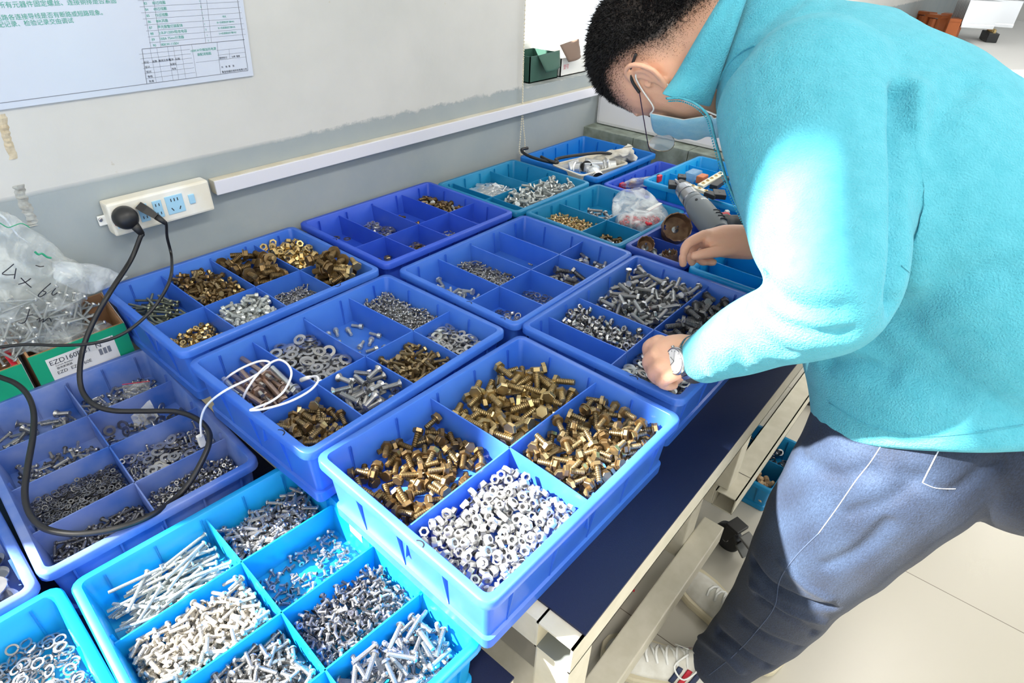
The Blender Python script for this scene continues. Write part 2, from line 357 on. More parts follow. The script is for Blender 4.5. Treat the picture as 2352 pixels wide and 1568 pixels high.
# ---------------------------------------------------------------- divided plastic boxes
def rrect(L, W, ins, r, n=4):
    hx, hy = L/2-ins, W/2-ins; r = max(r, .001); out = []
    for cx_, cy_, a in ((hx-r, hy-r, 0), (-hx+r, hy-r, PI/2), (-hx+r, -hy+r, PI), (hx-r, -hy+r, 1.5*PI)):
        for k in range(n+1):
            q = a+PI/2*k/n; out.append((cx_+r*math.cos(q), cy_+r*math.sin(q)))
    return out
BOXES = {}
def parts_box(key, c4, zr, L, W, m, label, xd, yd, h=.105, group=None, rot90=False, rz=None, cen=None, segs=None, marks=(), wl=.0115, fl=None):
    """c4: plan corners; xd: dividers standing across the length at local x; yd: dividers running along the length at local y (from the centre)."""
    c4 = [np.array(q, float) for q in c4]
    fl = h-.055 if fl is None else fl
    c = np.mean(c4, 0) if cen is None else np.array(cen)
    if rz is None:
        e = (c4[1]-c4[0])+(c4[2]-c4[3]); rz = math.atan2(e[1], e[0])
    root = empty('parts_box', (c[0], c[1], zr-h), rz, label=label, cat='parts box', group=group)
    prof = [(0,h-.013,.016),(0,h-.0022,.016),(.0022,h,.014),(wl-.0012,h,.009),(wl,h-.0015,.008),(wl+.0055,fl,.007)]   # outer lip -> top -> inside wall
    outp = [(0,h-.013,.016),(.0018,h-.013,.015),(.0026,h-.003,.014),(wl-.003,h-.004,.010),(wl+.0028,.018,.008),(wl-.001,.0165,.009),(wl-.0005,0,.009)]
    b = MB()
    def skin(pr, flip):
        rings = [[(x,y,z) for x,y in rrect(L,W,i,r)] for i,z,r in pr]; n = len(rings[0]); v = sum(rings, []); f = []
        for k in range(len(rings)-1):
            for i in range(n):
                j = (i+1) % n; q = (k*n+i,k*n+j,(k+1)*n+j,(k+1)*n+i); f.append(q if not flip else q[::-1])
        last = tuple((len(rings)-1)*n+i for i in range(n)); f.append(last if not flip else last[::-1])
        b.add(v, f)
    skin(prof, False); skin(outp, True)
    # outside ribs
    for s in (-1, 1):
        for k in range(-2, 3):
            x = k*L/5.2
            b.add([(x-.0012,s*(W/2-.003),h-.006),(x+.0012,s*(W/2-.003),h-.006),(x+.0012,s*(W/2-wl-.002),.018),(x-.0012,s*(W/2-wl-.002),.018),
                   (x-.0012,s*(W/2-wl-.004),h-.006),(x+.0012,s*(W/2-wl-.004),h-.006),(x+.0012,s*(W/2-wl-.008),.018),(x-.0012,s*(W/2-wl-.008),.018)],
                  [(0,1,2,3),(0,3,7,4),(1,5,6,2)])
        for k in (-1, 0, 1):
            y = k*W/4
            b.add([(s*(L/2-.003),y-.0012,h-.006),(s*(L/2-.003),y+.0012,h-.006),(s*(L/2-wl-.002),y+.0012,.018),(s*(L/2-wl-.002),y-.0012,.018),
                   (s*(L/2-wl-.004),y-.0012,h-.006),(s*(L/2-wl-.004),y+.0012,h-.006),(s*(L/2-wl-.008),y+.0012,.018),(s*(L/2-wl-.008),y-.0012,.018)],
                  [(0,1,2,3),(0,3,7,4),(1,5,6,2)])
    o = b.build('tray', m, root); autosmooth(o, 50)
    ix, iy = L/2-wl-.0012, W/2-wl-.0012; hd = h-.009; rr_ = random.Random(hash(key) % 1000 if False else sum(map(ord, key)))
    def divider(x0, y0, x1, y1, amp):
        n = 14; b = MB(); v = []; ux, uy = x1-x0, y1-y0; ll = math.hypot(ux, uy); ux /= ll; uy /= ll
        a2 = rr_.uniform(-.4, .4)*amp
        for k in range(n+1):
            t = k/n; s_ = amp*math.sin(PI*t)+a2*math.sin(2*PI*t)
            for th in (-.001, .001):
                for zz in (fl-.0005, hd):
                    sh = s_*(.35+.65*(zz-fl)/(hd-fl)); e = ((.5-t)*2*.0055)*((hd-zz)/(hd-fl))*-1   # taper with the walls
                    v.append((x0+ux*ll*t-uy*(sh+th)-ux*e*-1, y0+uy*ll*t+ux*(sh+th)-uy*e*-1, zz))
        f = []
        for k in range(n):
            q = 4*k; r = 4*k+4
            f += [(q,r,r+1,q+1),(q+2,q+3,r+3,r+2),(q+1,r+1,r+3,q+3)]
        f += [(0,1,3,2),(4*n,4*n+2,4*n+3,4*n+1)]
        b.add(v, f); autosmooth(b.build('divider', m, root), 40)
    if segs is None:
        for x in xd: divider(x, -iy, x, iy, rr_.uniform(.0008,.0028)*rr_.choice((-1,1)))
        for y in yd: divider(-ix, y, ix, y, rr_.uniform(.0008,.002)*rr_.choice((-1,1)))
    else:
        for s_ in segs: divider(s_[0] if s_[0] is not None else -ix, s_[1] if s_[1] is not None else -iy, s_[2] if s_[2] is not None else ix, s_[3] if s_[3] is not None else iy, s_[4])
    for (mx_, my_, ma, ms) in marks:      # hook-shaped pen strokes on the rim
        pts = [(mx_+ms*(math.cos(ma)*a-math.sin(ma)*b_), my_+ms*(math.sin(ma)*a+math.cos(ma)*b_), h+.0002) for a, b_ in ((-1,.25),(-.6,-.25),(0,-.35),(.6,-.1),(1,.35))]
        MB().tube(spline(pts, 4), .0009, 5, flat=.2).build('pen_mark', M_ink, root)
    BOXES[key] = dict(c=c, rz=rz, f=fl, z=zr-h, L=L, W=W, h=h, ix=ix, iy=iy, xd=sorted(xd), yd=sorted(yd), root=root)
    return root
BL, BW = .397, .305
X3 = (-.0965, 0, .0965); YL = (-.028,)
g4 = None
parts_box('B7', [(.262,1.172),(.655,1.166),(.663,.872),(.262,.866)], .83, BL, BW, M_blue, 'blue parts box against the wall holding gold nuts and dull brass bolts', X3, YL, marks=[(.10,-.147,.1,.007)])
parts_box('B8', [(.668,1.178),(1.08,1.176),(1.068,.868),(.676,.872)], .83, BL, BW, M_violet, 'violet-blue parts box against the wall, mostly empty, brown screws in its far corner', X3, YL, marks=[(-.193,.02,1.6,.006)])
parts_box('B6', [(.257,.842),(.652,.838),(.664,.552),(.265,.536)], .83, BL, BW, M_blue, 'blue parts box under the white cable with long anchor bolts and big washers', X3, YL, marks=[(-.192,-.09,1.4,.007)])
parts_box('B11', [(.672,.845),(1.07,.846),(1.075,.539),(.682,.538)], .83, BL, BW, M_blue, 'blue parts box in the middle row with mostly empty compartments and few grey bolts', X3, YL, marks=[(-.193,-.04,1.5,.006),(-.193,-.12,1.5,.005)])
parts_box('B5', [(.270,.524),(.661,.515),(.655,.222),(.268,.234)], .83, BL, BW, M_blue, 'large blue parts box at the table edge with brass bolts and bright steel nuts', (-.012,), (-.012,), marks=[(-.1925,-.045,1.4,.006)])
parts_box('B15', [(.685,.534),(1.066,.532),(1.070,.238),(.689,.236)], .83, .388, BW, M_blue, 'blue parts box under the watch hand with long grey bolts and steel nuts', (), (), segs=[(-.125,-.021,-.125,None,.001),(-.032,None,-.032,None,.002),(None,-.021,None,-.021,.0015)], marks=[(-.188,-.07,1.5,.007)])
parts_box('B4', [(.0,.672),(.292,.672),(.305,.275),(.005,.275)], .72, .305, .408, M_cyan, 'bright sky-blue parts box in the sunlight nearest the viewer, full of screws', (.006,), (-.101,-.0035,.0925), marks=[(.145,-.08,1.3,.006)], rz=math.radians(-3.3), cen=(.1455,.462))
parts_box('B3', [(.0,1.12),(.27,1.12),(.29,.702),(.01,.695)], .72, .283, .424, M_blue2, 'worn grey-blue parts box at left under the looping black cable', (-.004,), (-.12,-.016,.087), rz=math.radians(-3.2), cen=(.138,.908))
parts_box('B2', [(-.42,.99),(-.013,.99),(-.013,.70),(-.42,.70)], .72, .40, .30, M_blue2, 'worn grey-blue parts box at the left edge with large washers', (.0965,0), (), cen=(-.213,.848), rz=math.radians(-1.5))
parts_box('B1', [(-.41,.68),(-.003,.68),(-.003,.38),(-.41,.38)], .72, .305, .40, M_cyan, 'sky-blue parts box in the bottom left corner holding spring washers', (), (-.07,), cen=(-.158,.488), rz=math.radians(-1.5))
parts_box('B9', [(1.085,1.165),(1.40,1.152),(1.403,.872),(1.085,.868)], .822, .318, .288, M_teal, 'teal parts box by the wall with shiny flat clips and zinc bolts', (), (), segs=[(-.105,-.014,-.105,None,.001),(.045,-.014,.045,None,.002),(None,-.014,None,-.014,.002),(-.105,None,-.105,-.014,.001)], h=.095)
parts_box('B12', [(1.1,.868),(1.41,.845),(1.385,.585),(1.09,.588)], .822, .305, .278, M_teal, 'teal parts box with yellow screws and a plastic bag of red pieces', (-.025,), (-.02,), h=.095)
parts_box('B10', [(1.435,1.163),(1.80,1.152),(1.768,.876),(1.42,.868)], .822, .345, .288, M_azure, 'azure parts box in the far corner holding a white tray and black tubing', (-.125,), (), h=.095)
parts_box('B13', [(1.425,.86),(1.735,.845),(1.735,.56),(1.425,.56)], .815, .31, .285, M_violet, 'violet-blue parts box half hidden behind the bright blue one near the far ledge', (-.02,), (), h=.09)
parts_box('B14', [(1.44,.74),(1.775,.725),(1.75,.43),(1.43,.44)], .850, .325, .30, M_cyan, 'bright blue parts box with terminal strips beneath the power drill', (-.03,.08), (0,), h=.09)
parts_box('B16', [(1.097,.580),(1.43,.568),(1.43,.30),(1.097,.435)], .826, .325, .145, M_navyb, 'dark blue parts box holding rusty hole saws beside the hand', (-.06,), (), h=.1, rz=-.03, cen=(1.258,.506))
parts_box('B17', [(1.08,.43),(1.41,.42),(1.41,.19),(1.08,.19)], .826, .33, .24, M_cyan, 'sky-blue parts box under the outstretched arm, nearly empty with red bits', (), (), h=.1, segs=[(.02,None,.02,None,.004),(None,-.045,None,-.045,.002),(-.08,-.045,-.08,None,.003)], rz=-.02, cen=(1.258,.306))
# ---------------------------------------------------------------- hardware shapes (axis along z, centred)
def hw(name, prof=None, n=12, mats=None, smooth_ang=30, build=None):
    me = bpy.data.meshes.new(name); b = MB(); build(b)
    me.from_pydata([list(map(float, q)) for q in b.v], [], b.f); 
    for m in mats: me.materials.append(m)
    me.polygons.foreach_set('material_index', b.m)
    bm = bmesh.new(); bm.from_mesh(me)
    for f in bm.faces: f.smooth = True
    for e in bm.edges:
        if len(e.link_faces) == 2 and e.calc_face_angle(0) > math.radians(smooth_ang): e.smooth = False
    bm.to_mesh(me); bm.free(); return me
def hexbolt(b, af, hh, d, L, th=True, n=12):
    z0 = -(L+hh)/2; r = af/2/math.cos(PI/6)
    b.lathe([(r*.93, z0+L+hh), (r, z0+L+hh-.0006), (r, z0+L), (d*.5, z0+L)][::-1], 6)
    if th and d > .006:      # real thread ridges
        p = .0016; k = int(L/p); pr = [(d*.36, z0)]
        for i in range(k): pr += [(d*.43, z0+.0003+i*p), (d*.5, z0+.0003+i*p+p*.5)]
        pr += [(d*.43, z0+L)]
        b.lathe(pr, n, 1)
    else: b.lathe([(d*.4, z0), (d*.5, z0+.0005), (d*.5, z0+L)], n, 1)
def nut(b, af, h, d):
    r = af/2/math.cos(PI/6)
    for pr in ([(d*.5,-h/2),(r*.93,-h/2),(r,-h/2+.0007),(r,h/2-.0007),(r*.93,h/2),(d*.5,h/2),(d*.5,-h/2)],):
        v = []; f = []; n = 6
        for rr_, z in pr:
            nn = 6
            for i in range(nn):
                a = 2*PI*i/nn; v.append((rr_*math.cos(a), rr_*math.sin(a), z))
        for k in range(len(pr)-1):
            for i in range(nn): j = (i+1) % nn; f.append((k*nn+i,k*nn+j,(k+1)*nn+j,(k+1)*nn+i))
        # smooth round bore: 12 sided inner tube with flat rings
        f = [q for q in f if not any(x < nn for x in q) and not any(nn*5 <= x for x in q)]
        b.add(v, f)
        k0 = len(b.v); R = []
        for z, s in ((-h/2, 0), (h/2, 1)):
            ring = [(d/2*math.cos(PI*i/6), d/2*math.sin(PI*i/6), z) for i in range(12)]
            outer = [(r*.93*math.cos(PI*i/3), r*.93*math.sin(PI*i/3), z) for i in range(6)]
            fs = []
            for i in range(6):
                a, c_, e = 2*i, (2*i+1) % 12, (2*i+2) % 12
                q = [(12+i, 12+(i+1) % 6, c_), (12+i, c_, a), (c_, 12+(i+1) % 6, e)]
                fs += q if s else [x[::-1] for x in q]
            b.add(ring+outer, fs)
        b.lathe([(d/2,-h/2),(d/2*.92,0),(d/2,h/2)], 12, 1, closed=False)
def washer(b, ro, ri, h, n=16, gap=0, tw=0):
    v = []; f = []
    for i in range(n+1 if gap else n):
        a = (2*PI-gap)*i/n; dz = tw*(i/n-.5)
        for r, z in ((ri,-h/2),(ro,-h/2),(ro,h/2),(ri,h/2)): v.append((r*math.cos(a), r*math.sin(a), z+dz))
    for i in range(n):
        j = (i+1) if gap else (i+1) % n
        for k in range(4): f.append((4*i+k,4*j+k,4*j+(k+1)%4,4*i+(k+1)%4)[::-1])
    if gap: f += [(0,1,2,3),(4*n+3,4*n+2,4*n+1,4*n)]
    b.add(v, f)
def cross(b, z, s):
    for a in (0, PI/2):
        c_, s_ = math.cos(a), math.sin(a); w_ = s*.26
        v = [(x*c_-y*s_, x*s_+y*c_, z) for x, y in ((-s,-w_),(s,-w_),(s,w_),(-s,w_))]
        b.add(v+[(0,0,z-s*.5)], [(0,1,2,3)], 2)
def panscrew(b, hd, hh, d, L, x=True, n=8):
    z0 = -(L+hh)/2; t = z0+L
    b.lathe([(d*.5,t),(hd/2,t),(hd/2,t+hh*.35),(hd*.38,t+hh*.8),(hd*.2,t+hh)], 12)
    b.lathe([(d*.42,z0),(d*.5,z0+.0004),(d*.5,t)], n, 1)
    if x: cross(b, t+hh+.00006, hd*.22)
def csk(b, hd, hh, d, L, n=8):
    z0 = -(L+hh)/2; t = z0+L
    b.lathe([(d*.5,t),(hd/2,t+hh*.85),(hd/2,t+hh)], 14)
    b.lathe([(d*.42,z0),(d*.5,z0+.0004),(d*.5,t)], n, 1); cross(b, t+hh+.00008, hd*.27)
def socket(b, hd, hh, d, L, n=10):
    z0 = -(L+hh)/2; t = z0+L
    b.lathe([(d*.5,t),(hd/2,t),(hd/2,t+hh-.0005),(hd*.46,t+hh),(hd*.30,t+hh),(hd*.29,t+hh*.45),(0.00001,t+hh*.42)], 14)
    b.lathe([(d*.42,z0),(d*.5,z0+.0004),(d*.5,t)], n, 1)
def boltwasher(b, af, hh, d, L):
    hexbolt(b, af, hh, d, L); z0 = -(L+hh)/2
    k = len(b.v); washer(b, d*1.05, d*.5, .002); 
    b.v[k:] = [(x,y,z+z0+L-.0016) for x,y,z in b.v[k:]]
def anchor(b, d, L, n=10):
    b.lathe([(d*.42,-L/2),(d*.5,-L/2+.001),(d*.5,L/2-.02),(d*.36,L/2-.02),(d*.36,L/2-.012)], n, 0)
    b.lathe([(d*.36,L/2-.012),(d*.36,L/2)], n, 1)
    k = len(b.v); nut(b, d*1.7, d*.7, d*.7); b.v[k:] = [(x,y,z+L/2-.014) for x,y,z in b.v[k:]]
    k = len(b.v); washer(b, d*1.05, d*.36, .0015); b.v[k:] = [(x,y,z+L/2-.019) for x,y,z in b.v[k:]]
def clip(b, w_, l_):
    b.bbox(-w_/2,w_/2,-l_/2,l_/2,-.0011,.0011,.0009)
M_slot = mat('dark_recess', (.05,.05,.055), .5, .5)
MS = [M_steel, M_steelt, M_slot]; MD = [M_steeld, M_steeldt, M_slot]; MZ = [M_zinc, M_zinct, M_slot]; MBr = [M_brass, M_brasst, M_slot]; MBn = [M_brown, M_brownt, M_slot]; MG = [M_gold, M_gold, M_slot]
HW = {
 'brass10': ('brass_hex_bolt', hw('bb10', mats=[mat('golden_brass', (.54,.41,.20), .3, .9, c2=(.46,.34,.16), nscale=70), mat('golden_thread', (.46,.34,.17), .36, .88, thread=300)], build=lambda b: hexbolt(b,.0165,.0065,.0098,.028))),
 'brass8': ('brass_hex_bolt', hw('bb8', mats=[M_brass, M_brasst], build=lambda b: hexbolt(b,.0135,.0055,.0080,.0215))),
 'brass8b': ('brass_hex_bolt', hw('bb8b', mats=[M_brown, M_brownt], build=lambda b: hexbolt(b,.0135,.0055,.0080,.0215))),
 'brass8d': ('brass_hex_bolt', hw('bb8d', mats=[M_brown, M_brasst], build=lambda b: boltwasher(b,.0135,.0055,.0080,.0215))),
 'brown12': ('large_brass_bolt', hw('bb12', mats=[M_brown, M_brownt], build=lambda b: boltwasher(b,.018,.0075,.0115,.026))),
 'brass6': ('small_brass_bolt', hw('bb6', mats=[M_brass, M_brasst], build=lambda b: hexbolt(b,.0095,.004,.0056,.020,False,8))),
 'brown6': ('small_brass_bolt', hw('bn6', mats=[M_brown, M_brownt], build=lambda b: hexbolt(b,.0095,.004,.0056,.014,False,8))),
 'brown8': ('dull_brass_bolt', hw('bn8', mats=[M_brown, M_brasst], build=lambda b: hexbolt(b,.0125,.005,.0075,.020))),
 'goldnut': ('gold_nut', hw('gn', mats=[M_gold, M_brasst], build=lambda b: nut(b,.0145,.0075,.0085))),
 'goldnut_s': ('small_gold_nut', hw('gns', mats=[M_gold, M_brasst], build=lambda b: nut(b,.0095,.005,.0058))),
 'nut8': ('steel_hex_nut', hw('n8', mats=[mat('nut_steel',(.62,.62,.62),.3,.85), M_steeldt], build=lambda b: nut(b,.0112,.006,.0066))),
 'nut6': ('steel_nut', hw('n6', mats=[M_steel, M_steeldt], build=lambda b: nut(b,.0105,.005,.0064))),
 'nut4': ('tiny_steel_nut', hw('n4', mats=[M_steel, M_steeldt], build=lambda b: nut(b,.0060,.0027,.0036))),
 'hex8l': ('grey_hex_bolt', hw('hb8', mats=[M_steel, M_steelt], build=lambda b: hexbolt(b,.0120,.005,.0075,.034,False))),
 'hex10d': ('dark_hex_bolt', hw('hb10', mats=[M_steeld, M_steeldt], build=lambda b: hexbolt(b,.015,.006,.0095,.030))),
 'hexz': ('zinc_bolt', hw('hbz', mats=[M_zinc, M_zinct], build=lambda b: hexbolt(b,.0125,.004,.0065,.022,False,8))),
 'pan5': ('pan_head_screw', hw('p5', mats=MS, build=lambda b: panscrew(b,.0085,.0032,.0045,.021))),
 'pan5w': ('pan_head_screw', hw('p5w', mats=[mat('nickel',(.66,.63,.58),.32,.8), mat('nickel_thread',(.6,.57,.52),.36,.8,thread=320), M_slot], build=lambda b: panscrew(b,.0085,.0032,.0046,.019))),
 'pan6': ('long_pan_head_screw', hw('p6', mats=MS, build=lambda b: panscrew(b,.0105,.004,.0056,.030))),
 'pan3': ('small_pan_head_screw', hw('p3', mats=MS, build=lambda b: panscrew(b,.0056,.0022,.003,.0085,True,6))),
 'pan3l': ('small_screw', hw('p3l', mats=MS, build=lambda b: panscrew(b,.0050,.002,.0027,.013,True,6))),
 'pan4d': ('dark_pan_head_screw', hw('p4d', mats=MD, build=lambda b: panscrew(b,.0070,.0028,.004,.014))),
 'long4b': ('long_dark_screw', hw('l4b', mats=[mat('greenish_steel',(.34,.36,.24),.35,.85), mat('greenish_thread',(.22,.24,.18),.4,.85,thread=320), M_slot], build=lambda b: panscrew(b,.0078,.003,.0046,.045))),
 'long4': ('long_thin_screw', hw('l4', mats=MZ, build=lambda b: panscrew(b,.0072,.0028,.0042,.058))),
 'csk4': ('countersunk_screw', hw('c4', mats=MS, build=lambda b: csk(b,.0078,.0022,.0037,.008))),
 'csk4d': ('countersunk_screw', hw('c4d', mats=[M_steeld, M_steeldt, M_slot], build=lambda b: csk(b,.0078,.0022,.0037,.008))),
 'csk8': ('large_countersunk_screw', hw('c8', mats=[M_steel, M_steelt, M_slot], build=lambda b: csk(b,.0145,.0042,.0075,.024,10))),
 'sock8': ('socket_head_bolt', hw('s8', mats=MS, build=lambda b: socket(b,.0125,.0078,.0078,.020))),
 'sock6': ('socket_head_screw', hw('s6', mats=MZ, build=lambda b: socket(b,.0098,.006,.0058,.0155))),
 'was12': ('large_flat_washer', hw('w12', mats=MS, build=lambda b: washer(b,.0105,.0055,.0022,20))),
 'was10': ('flat_washer', hw('w10', mats=MS, build=lambda b: washer(b,.0090,.0046,.0016,18))),
 'was10b': ('bright_flat_washer', hw('w10b', mats=MZ, build=lambda b: washer(b,.0098,.0052,.0016,18))),
 'was4': ('tiny_washer', hw('w4', mats=MD, build=lambda b: washer(b,.0036,.0019,.0007,10))),
 'was5': ('small_washer', hw('w5', mats=MS, build=lambda b: washer(b,.0045,.0024,.0008,10))),
 'was18': ('broad_washer', hw('w18', mats=MS, build=lambda b: washer(b,.0175,.0055,.002,24))),
 'wasbr': ('brass_washer', hw('wbr', mats=[M_gold], build=lambda b: washer(b,.0085,.0043,.0013,16))),
 'spr8': ('spring_washer', hw('sp8', mats=MS, build=lambda b: washer(b,.0066,.0046,.0018,16,.25,.0016))),
 'spr5': ('small_spring_washer', hw('sp5', mats=MD, build=lambda b: washer(b,.0040,.0027,.0010,10,.3,.0008))),
 'yz4': ('yellow_zinc_screw', hw('yz', mats=[M_yz, mat('yz_thread',(.66,.54,.28),.35,.9,thread=320), M_slot], build=lambda b: panscrew(b,.0068,.003,.0038,.0115,True,6))),
 'clip': ('flat_metal_clip', hw('cl', mats=[M_alu], build=lambda b: clip(b,.015,.024))),
 'anch': ('anchor_bolt', hw('an', mats=[M_tan, M_steelt], build=lambda b: anchor(b,.0085,.088))),
 'anchz': ('anchor_bolt', hw('anz', mats=[M_zinc, M_steelt], build=lambda b: anchor(b,.0085,.080))),
 'blk': ('black_set_screw', hw('blk', mats=[M_dark, M_dark, M_slot], build=lambda b: panscrew(b,.006,.003,.0035,.008,False,6))),
 'redcap': ('red_wire_cap', hw('rc', mats=[M_red, M_alu], build=lambda b: panscrew(b,.0062,.007,.002,.006,False,6))),
}
# ---------------------------------------------------------------- piles: every piece is dropped on what already lies there
CAP = 218
PILE = []      # (type key, label, group, list of (matrix, exposed, size))
VCACHE = {}
def verts_of(me):
    if me.name not in VCACHE:
        v = np.array([q.co[:] for q in me.vertices])
        if len(v) > 70: v = v[np.linspace(0, len(v)-1, 70).astype(int)]
        zl = v[:,2].max()-v[:,2].min()
        if zl > .026:      # long shanks need points between their ends
            rr = np.median(np.hypot(v[:,0], v[:,1])); q = [(rr*math.cos(a), rr*math.sin(a), z) for z in np.linspace(v[:,2].min(), v[:,2].max(), int(zl/.005)) for a in np.arange(0, 2*PI, PI/3)]; v = np.vstack([v, q])
        VCACHE[me.name] = v
    return VCACHE[me.name]
def randrot(mode, r):
    ax = r.uniform(0, 2*PI)
    if mode == 'flat':      # washers and nuts: axis near vertical
        tilt = abs(r.gauss(0, .42)); return Matrix.Rotation(ax, 3, 'Z') @ Matrix.Rotation(tilt, 3, 'X') @ Matrix.Rotation(r.uniform(0,2*PI), 3, 'Z')
    if mode == 'any': return Euler_(r)
    if mode == 'along': ax = r.gauss(ALONG[0], ALONG[1])
    tilt = PI/2 + max(-.95, min(.95, r.gauss(0, .10 if mode == 'along' else .27)))
    if mode == 'lie' and r.random() < .06: tilt = r.gauss(0, .35) if r.random() < .5 else PI+r.gauss(0, .35)
    return Matrix.Rotation(ax, 3, 'Z') @ Matrix.Rotation(tilt, 3, 'X') @ Matrix.Rotation(r.uniform(0,2*PI), 3, 'Z')
def Euler_(r):
    q = Quaternion((r.gauss(0,1), r.gauss(0,1), r.gauss(0,1), r.gauss(0,1))); q.normalize(); return q.to_matrix()
ALONG = (0, .3)
def pile(bk, x0, x1, y0, y1, kinds, n, mode, label, group, cx_=.5, cy_=.5, sx=.5, sy=.5, seed=1, along=None, K=7, step=.0012, fill=None):
    """local rectangle of the box; kinds: [(type, weight)]; cx_,cy_: where the heap is highest (0..1)"""
    global ALONG
    if along: ALONG = along
    B = BOXES[bk]; r = random.Random(seed*131+len(PILE))
    x0 = max(x0, -B['ix']+.004); x1 = min(x1, B['ix']-.004); y0 = max(y0, -B['iy']+.004); y1 = min(y1, B['iy']-.004)
    nx, ny = int((x1-x0)/step)+1, int((y1-y0)/step)+1
    F0 = B['f']+.0002; H = np.full((nx, ny), F0); T = sum(q[1] for q in kinds); items = []
    names = [q[0] for q in kinds]; wts = [q[1] for q in kinds]
    Mw = Matrix.Translation((B['c'][0], B['c'][1], B['z'])) @ Matrix.Rotation(B['rz'], 4, 'Z')
    for i in range(n if fill is None else 1500):
        if fill is not None and i % 10 == 0 and H.mean() > F0+fill: break
        kk = r.choices(names, wts)[0]; V = verts_of(HW[kk][1]); best = None
        for c_ in range(K):
            R = randrot(mode, r)
            Q = V @ np.array(R).T; lo = Q.min(0); hi = Q.max(0)
            ax0, ax1, ay0, ay1 = x0-lo[0], x1-hi[0], y0-lo[1], y1-hi[1]
            if ax1 <= ax0 or ay1 <= ay0: continue
            px = r.gauss(x0+(x1-x0)*cx_, (x1-x0)*sx*1.25); py = r.gauss(y0+(y1-y0)*cy_, (y1-y0)*sy*1.25)
            if not (ax0 < px < ax1): px = r.uniform(ax0, ax1)
            if not (ay0 < py < ay1): py = r.uniform(ay0, ay1)
            ii = np.clip(((Q[:,0]+px-x0)/step).astype(int), 0, nx-1); jj = np.clip(((Q[:,1]+py-y0)/step).astype(int), 0, ny-1)
            z = (H[ii,jj]-Q[:,2]).max(); score = z+(Q[:,2].max())*.3
            if best is None or score < best[0]: best = (score, z, R, px, py, Q, ii, jj)
        if best is None: continue
        _, z, R, px, py, Q, ii, jj = best
        z -= .0006
        # fill the whole footprint box row by row so the surface stays closed
        top = Q[:,2]+z
        a0, a1, b0, b1 = ii.min(), ii.max(), jj.min(), jj.max()
        G = np.full((a1-a0+1, b1-b0+1), -1.); np.maximum.at(G, (ii-a0, jj-b0), top)
        for _k in range(2):
            Gp = np.pad(G, 1, constant_values=-1.)
            nb = np.maximum.reduce([Gp[:-2,1:-1], Gp[2:,1:-1], Gp[1:-1,:-2], Gp[1:-1,2:]]); G = np.where(G < 0, np.where(nb > 0, nb-.0004, -1), G)
        S = H[a0:a1+1, b0:b1+1]; np.maximum(S, G, out=S)
        items.append([kk, Mw @ Matrix.Translation((px, py, z)) @ R.to_4x4(), (px, py, z), top.max()])
    for it in items:
        i, j = int((it[2][0]-x0)/step), int((it[2][1]-y0)/step)
        loc = H[max(0,i-3):i+4, max(0,j-3):j+4]
        it.append(float(loc.mean()-it[3]))        # < ~0: nothing over it
    PILE.append((label, group, items, B['z']))
def emit_piles():
    bytype = {}
    for pi, (label, group, items, bz) in enumerate(PILE):
        for it in items:
            name, me = HW[it[0]]; c = it[1].translation; u, v, d = proj(c)
            inside = -40 < u < 2392 and -40 < v < 1608
            bytype.setdefault(name, []).append((it[4] > .0012 if inside else True, not inside, d+max(0, it[4])*40, pi, it, me))
    rest = {}
    for name, L_ in bytype.items():
        L_.sort(key=lambda q: (q[0], q[1], q[2]))
        for k, (buried, outside, d, pi, it, me) in enumerate(L_):
            if k < CAP and not buried:
                o = bpy.data.objects.new(name, me); col.objects.link(o); o.matrix_world = it[1]
                tag(o, PILE[pi][0], name.replace('_', ' ').split(' ')[-1], PILE[pi][1])
            else: rest.setdefault((pi, name), []).append((it[1], me))
    for (pi, name), L_ in rest.items():
        vs = []; fs = []; mi = []; mats = []; base = 0
        for me in {id(q[1]): q[1] for q in L_}.values():
            Vb = np.array([q.co[:] for q in me.vertices]); Fb = [tuple(p.vertices) for p in me.polygons]; Mi = [p.material_index for p in me.polygons]
            off = len(mats); mats += list(me.materials)
            for Mx, m2 in L_:
                if m2 is not me: continue
                A = np.array(Mx); vs.append(Vb @ A[:3,:3].T + A[:3,3]); fs += [tuple(i+base for i in f) for f in Fb]; mi += [q+off for q in Mi]; base += len(Vb)
        plural = name.replace('_', ' ')+'s'
        lab = PILE[pi][0]
        o = mesh_obj(name+'_heap', np.vstack(vs), fs, None, smooth=False, mats=mats, midx=mi); o['kind'] = 'stuff'
        o['label'] = ('buried layer: '+lab); o['category'] = 'heap of '+plural
# ---------------------------------------------------------------- what lies in the boxes
CX4 = [-.187, -.0965, 0, .0965, .187]; CY2 = [-.141, -.028, .141]
def cell(bk, i, j, *a, **k): pile(bk, CX4[i]+.001, CX4[i+1]-.001, CY2[j]+.001, CY2[j+1]-.001, *a, **k)
g = 'loose hardware in the '
# front box (2 x 2)
pile('B5', -.186, -.014, -.0105, .141, [('brass8b',6),('brass8d',5)], 100, 'lie', 'short dull brass hex bolt in the sparse left compartment of the front blue box', 'brass bolts in the left compartment of the front box', .45, .1, .5, .45, fill=0.0138)
pile('B5', -.010, .186, -.0105, .141, [('brass10',1)], 92, 'lie', 'thick golden brass hex bolt in the far wall-side compartment of the front blue box', 'thick brass bolts in the far compartment of the front box', .35, .4, .35, .35, fill=0.02)
pile('B5', -.010, .186, -.141, -.0135, [('brass8',6),('brass8d',2)], 215, 'lie', 'short brass hex bolt in the full right compartment of the front blue box', 'brass bolts in the right compartment of the front box', .5, .5, .3, .4, fill=0.024)
pile('B5', -.186, -.014, -.141, -.0135, [('nut8',1)], 640, 'any', 'bright steel hex nut in the sunlit near compartment of the front blue box', 'steel nuts in the front box', .55, .5, .35, .4, K=5, fill=0.026)
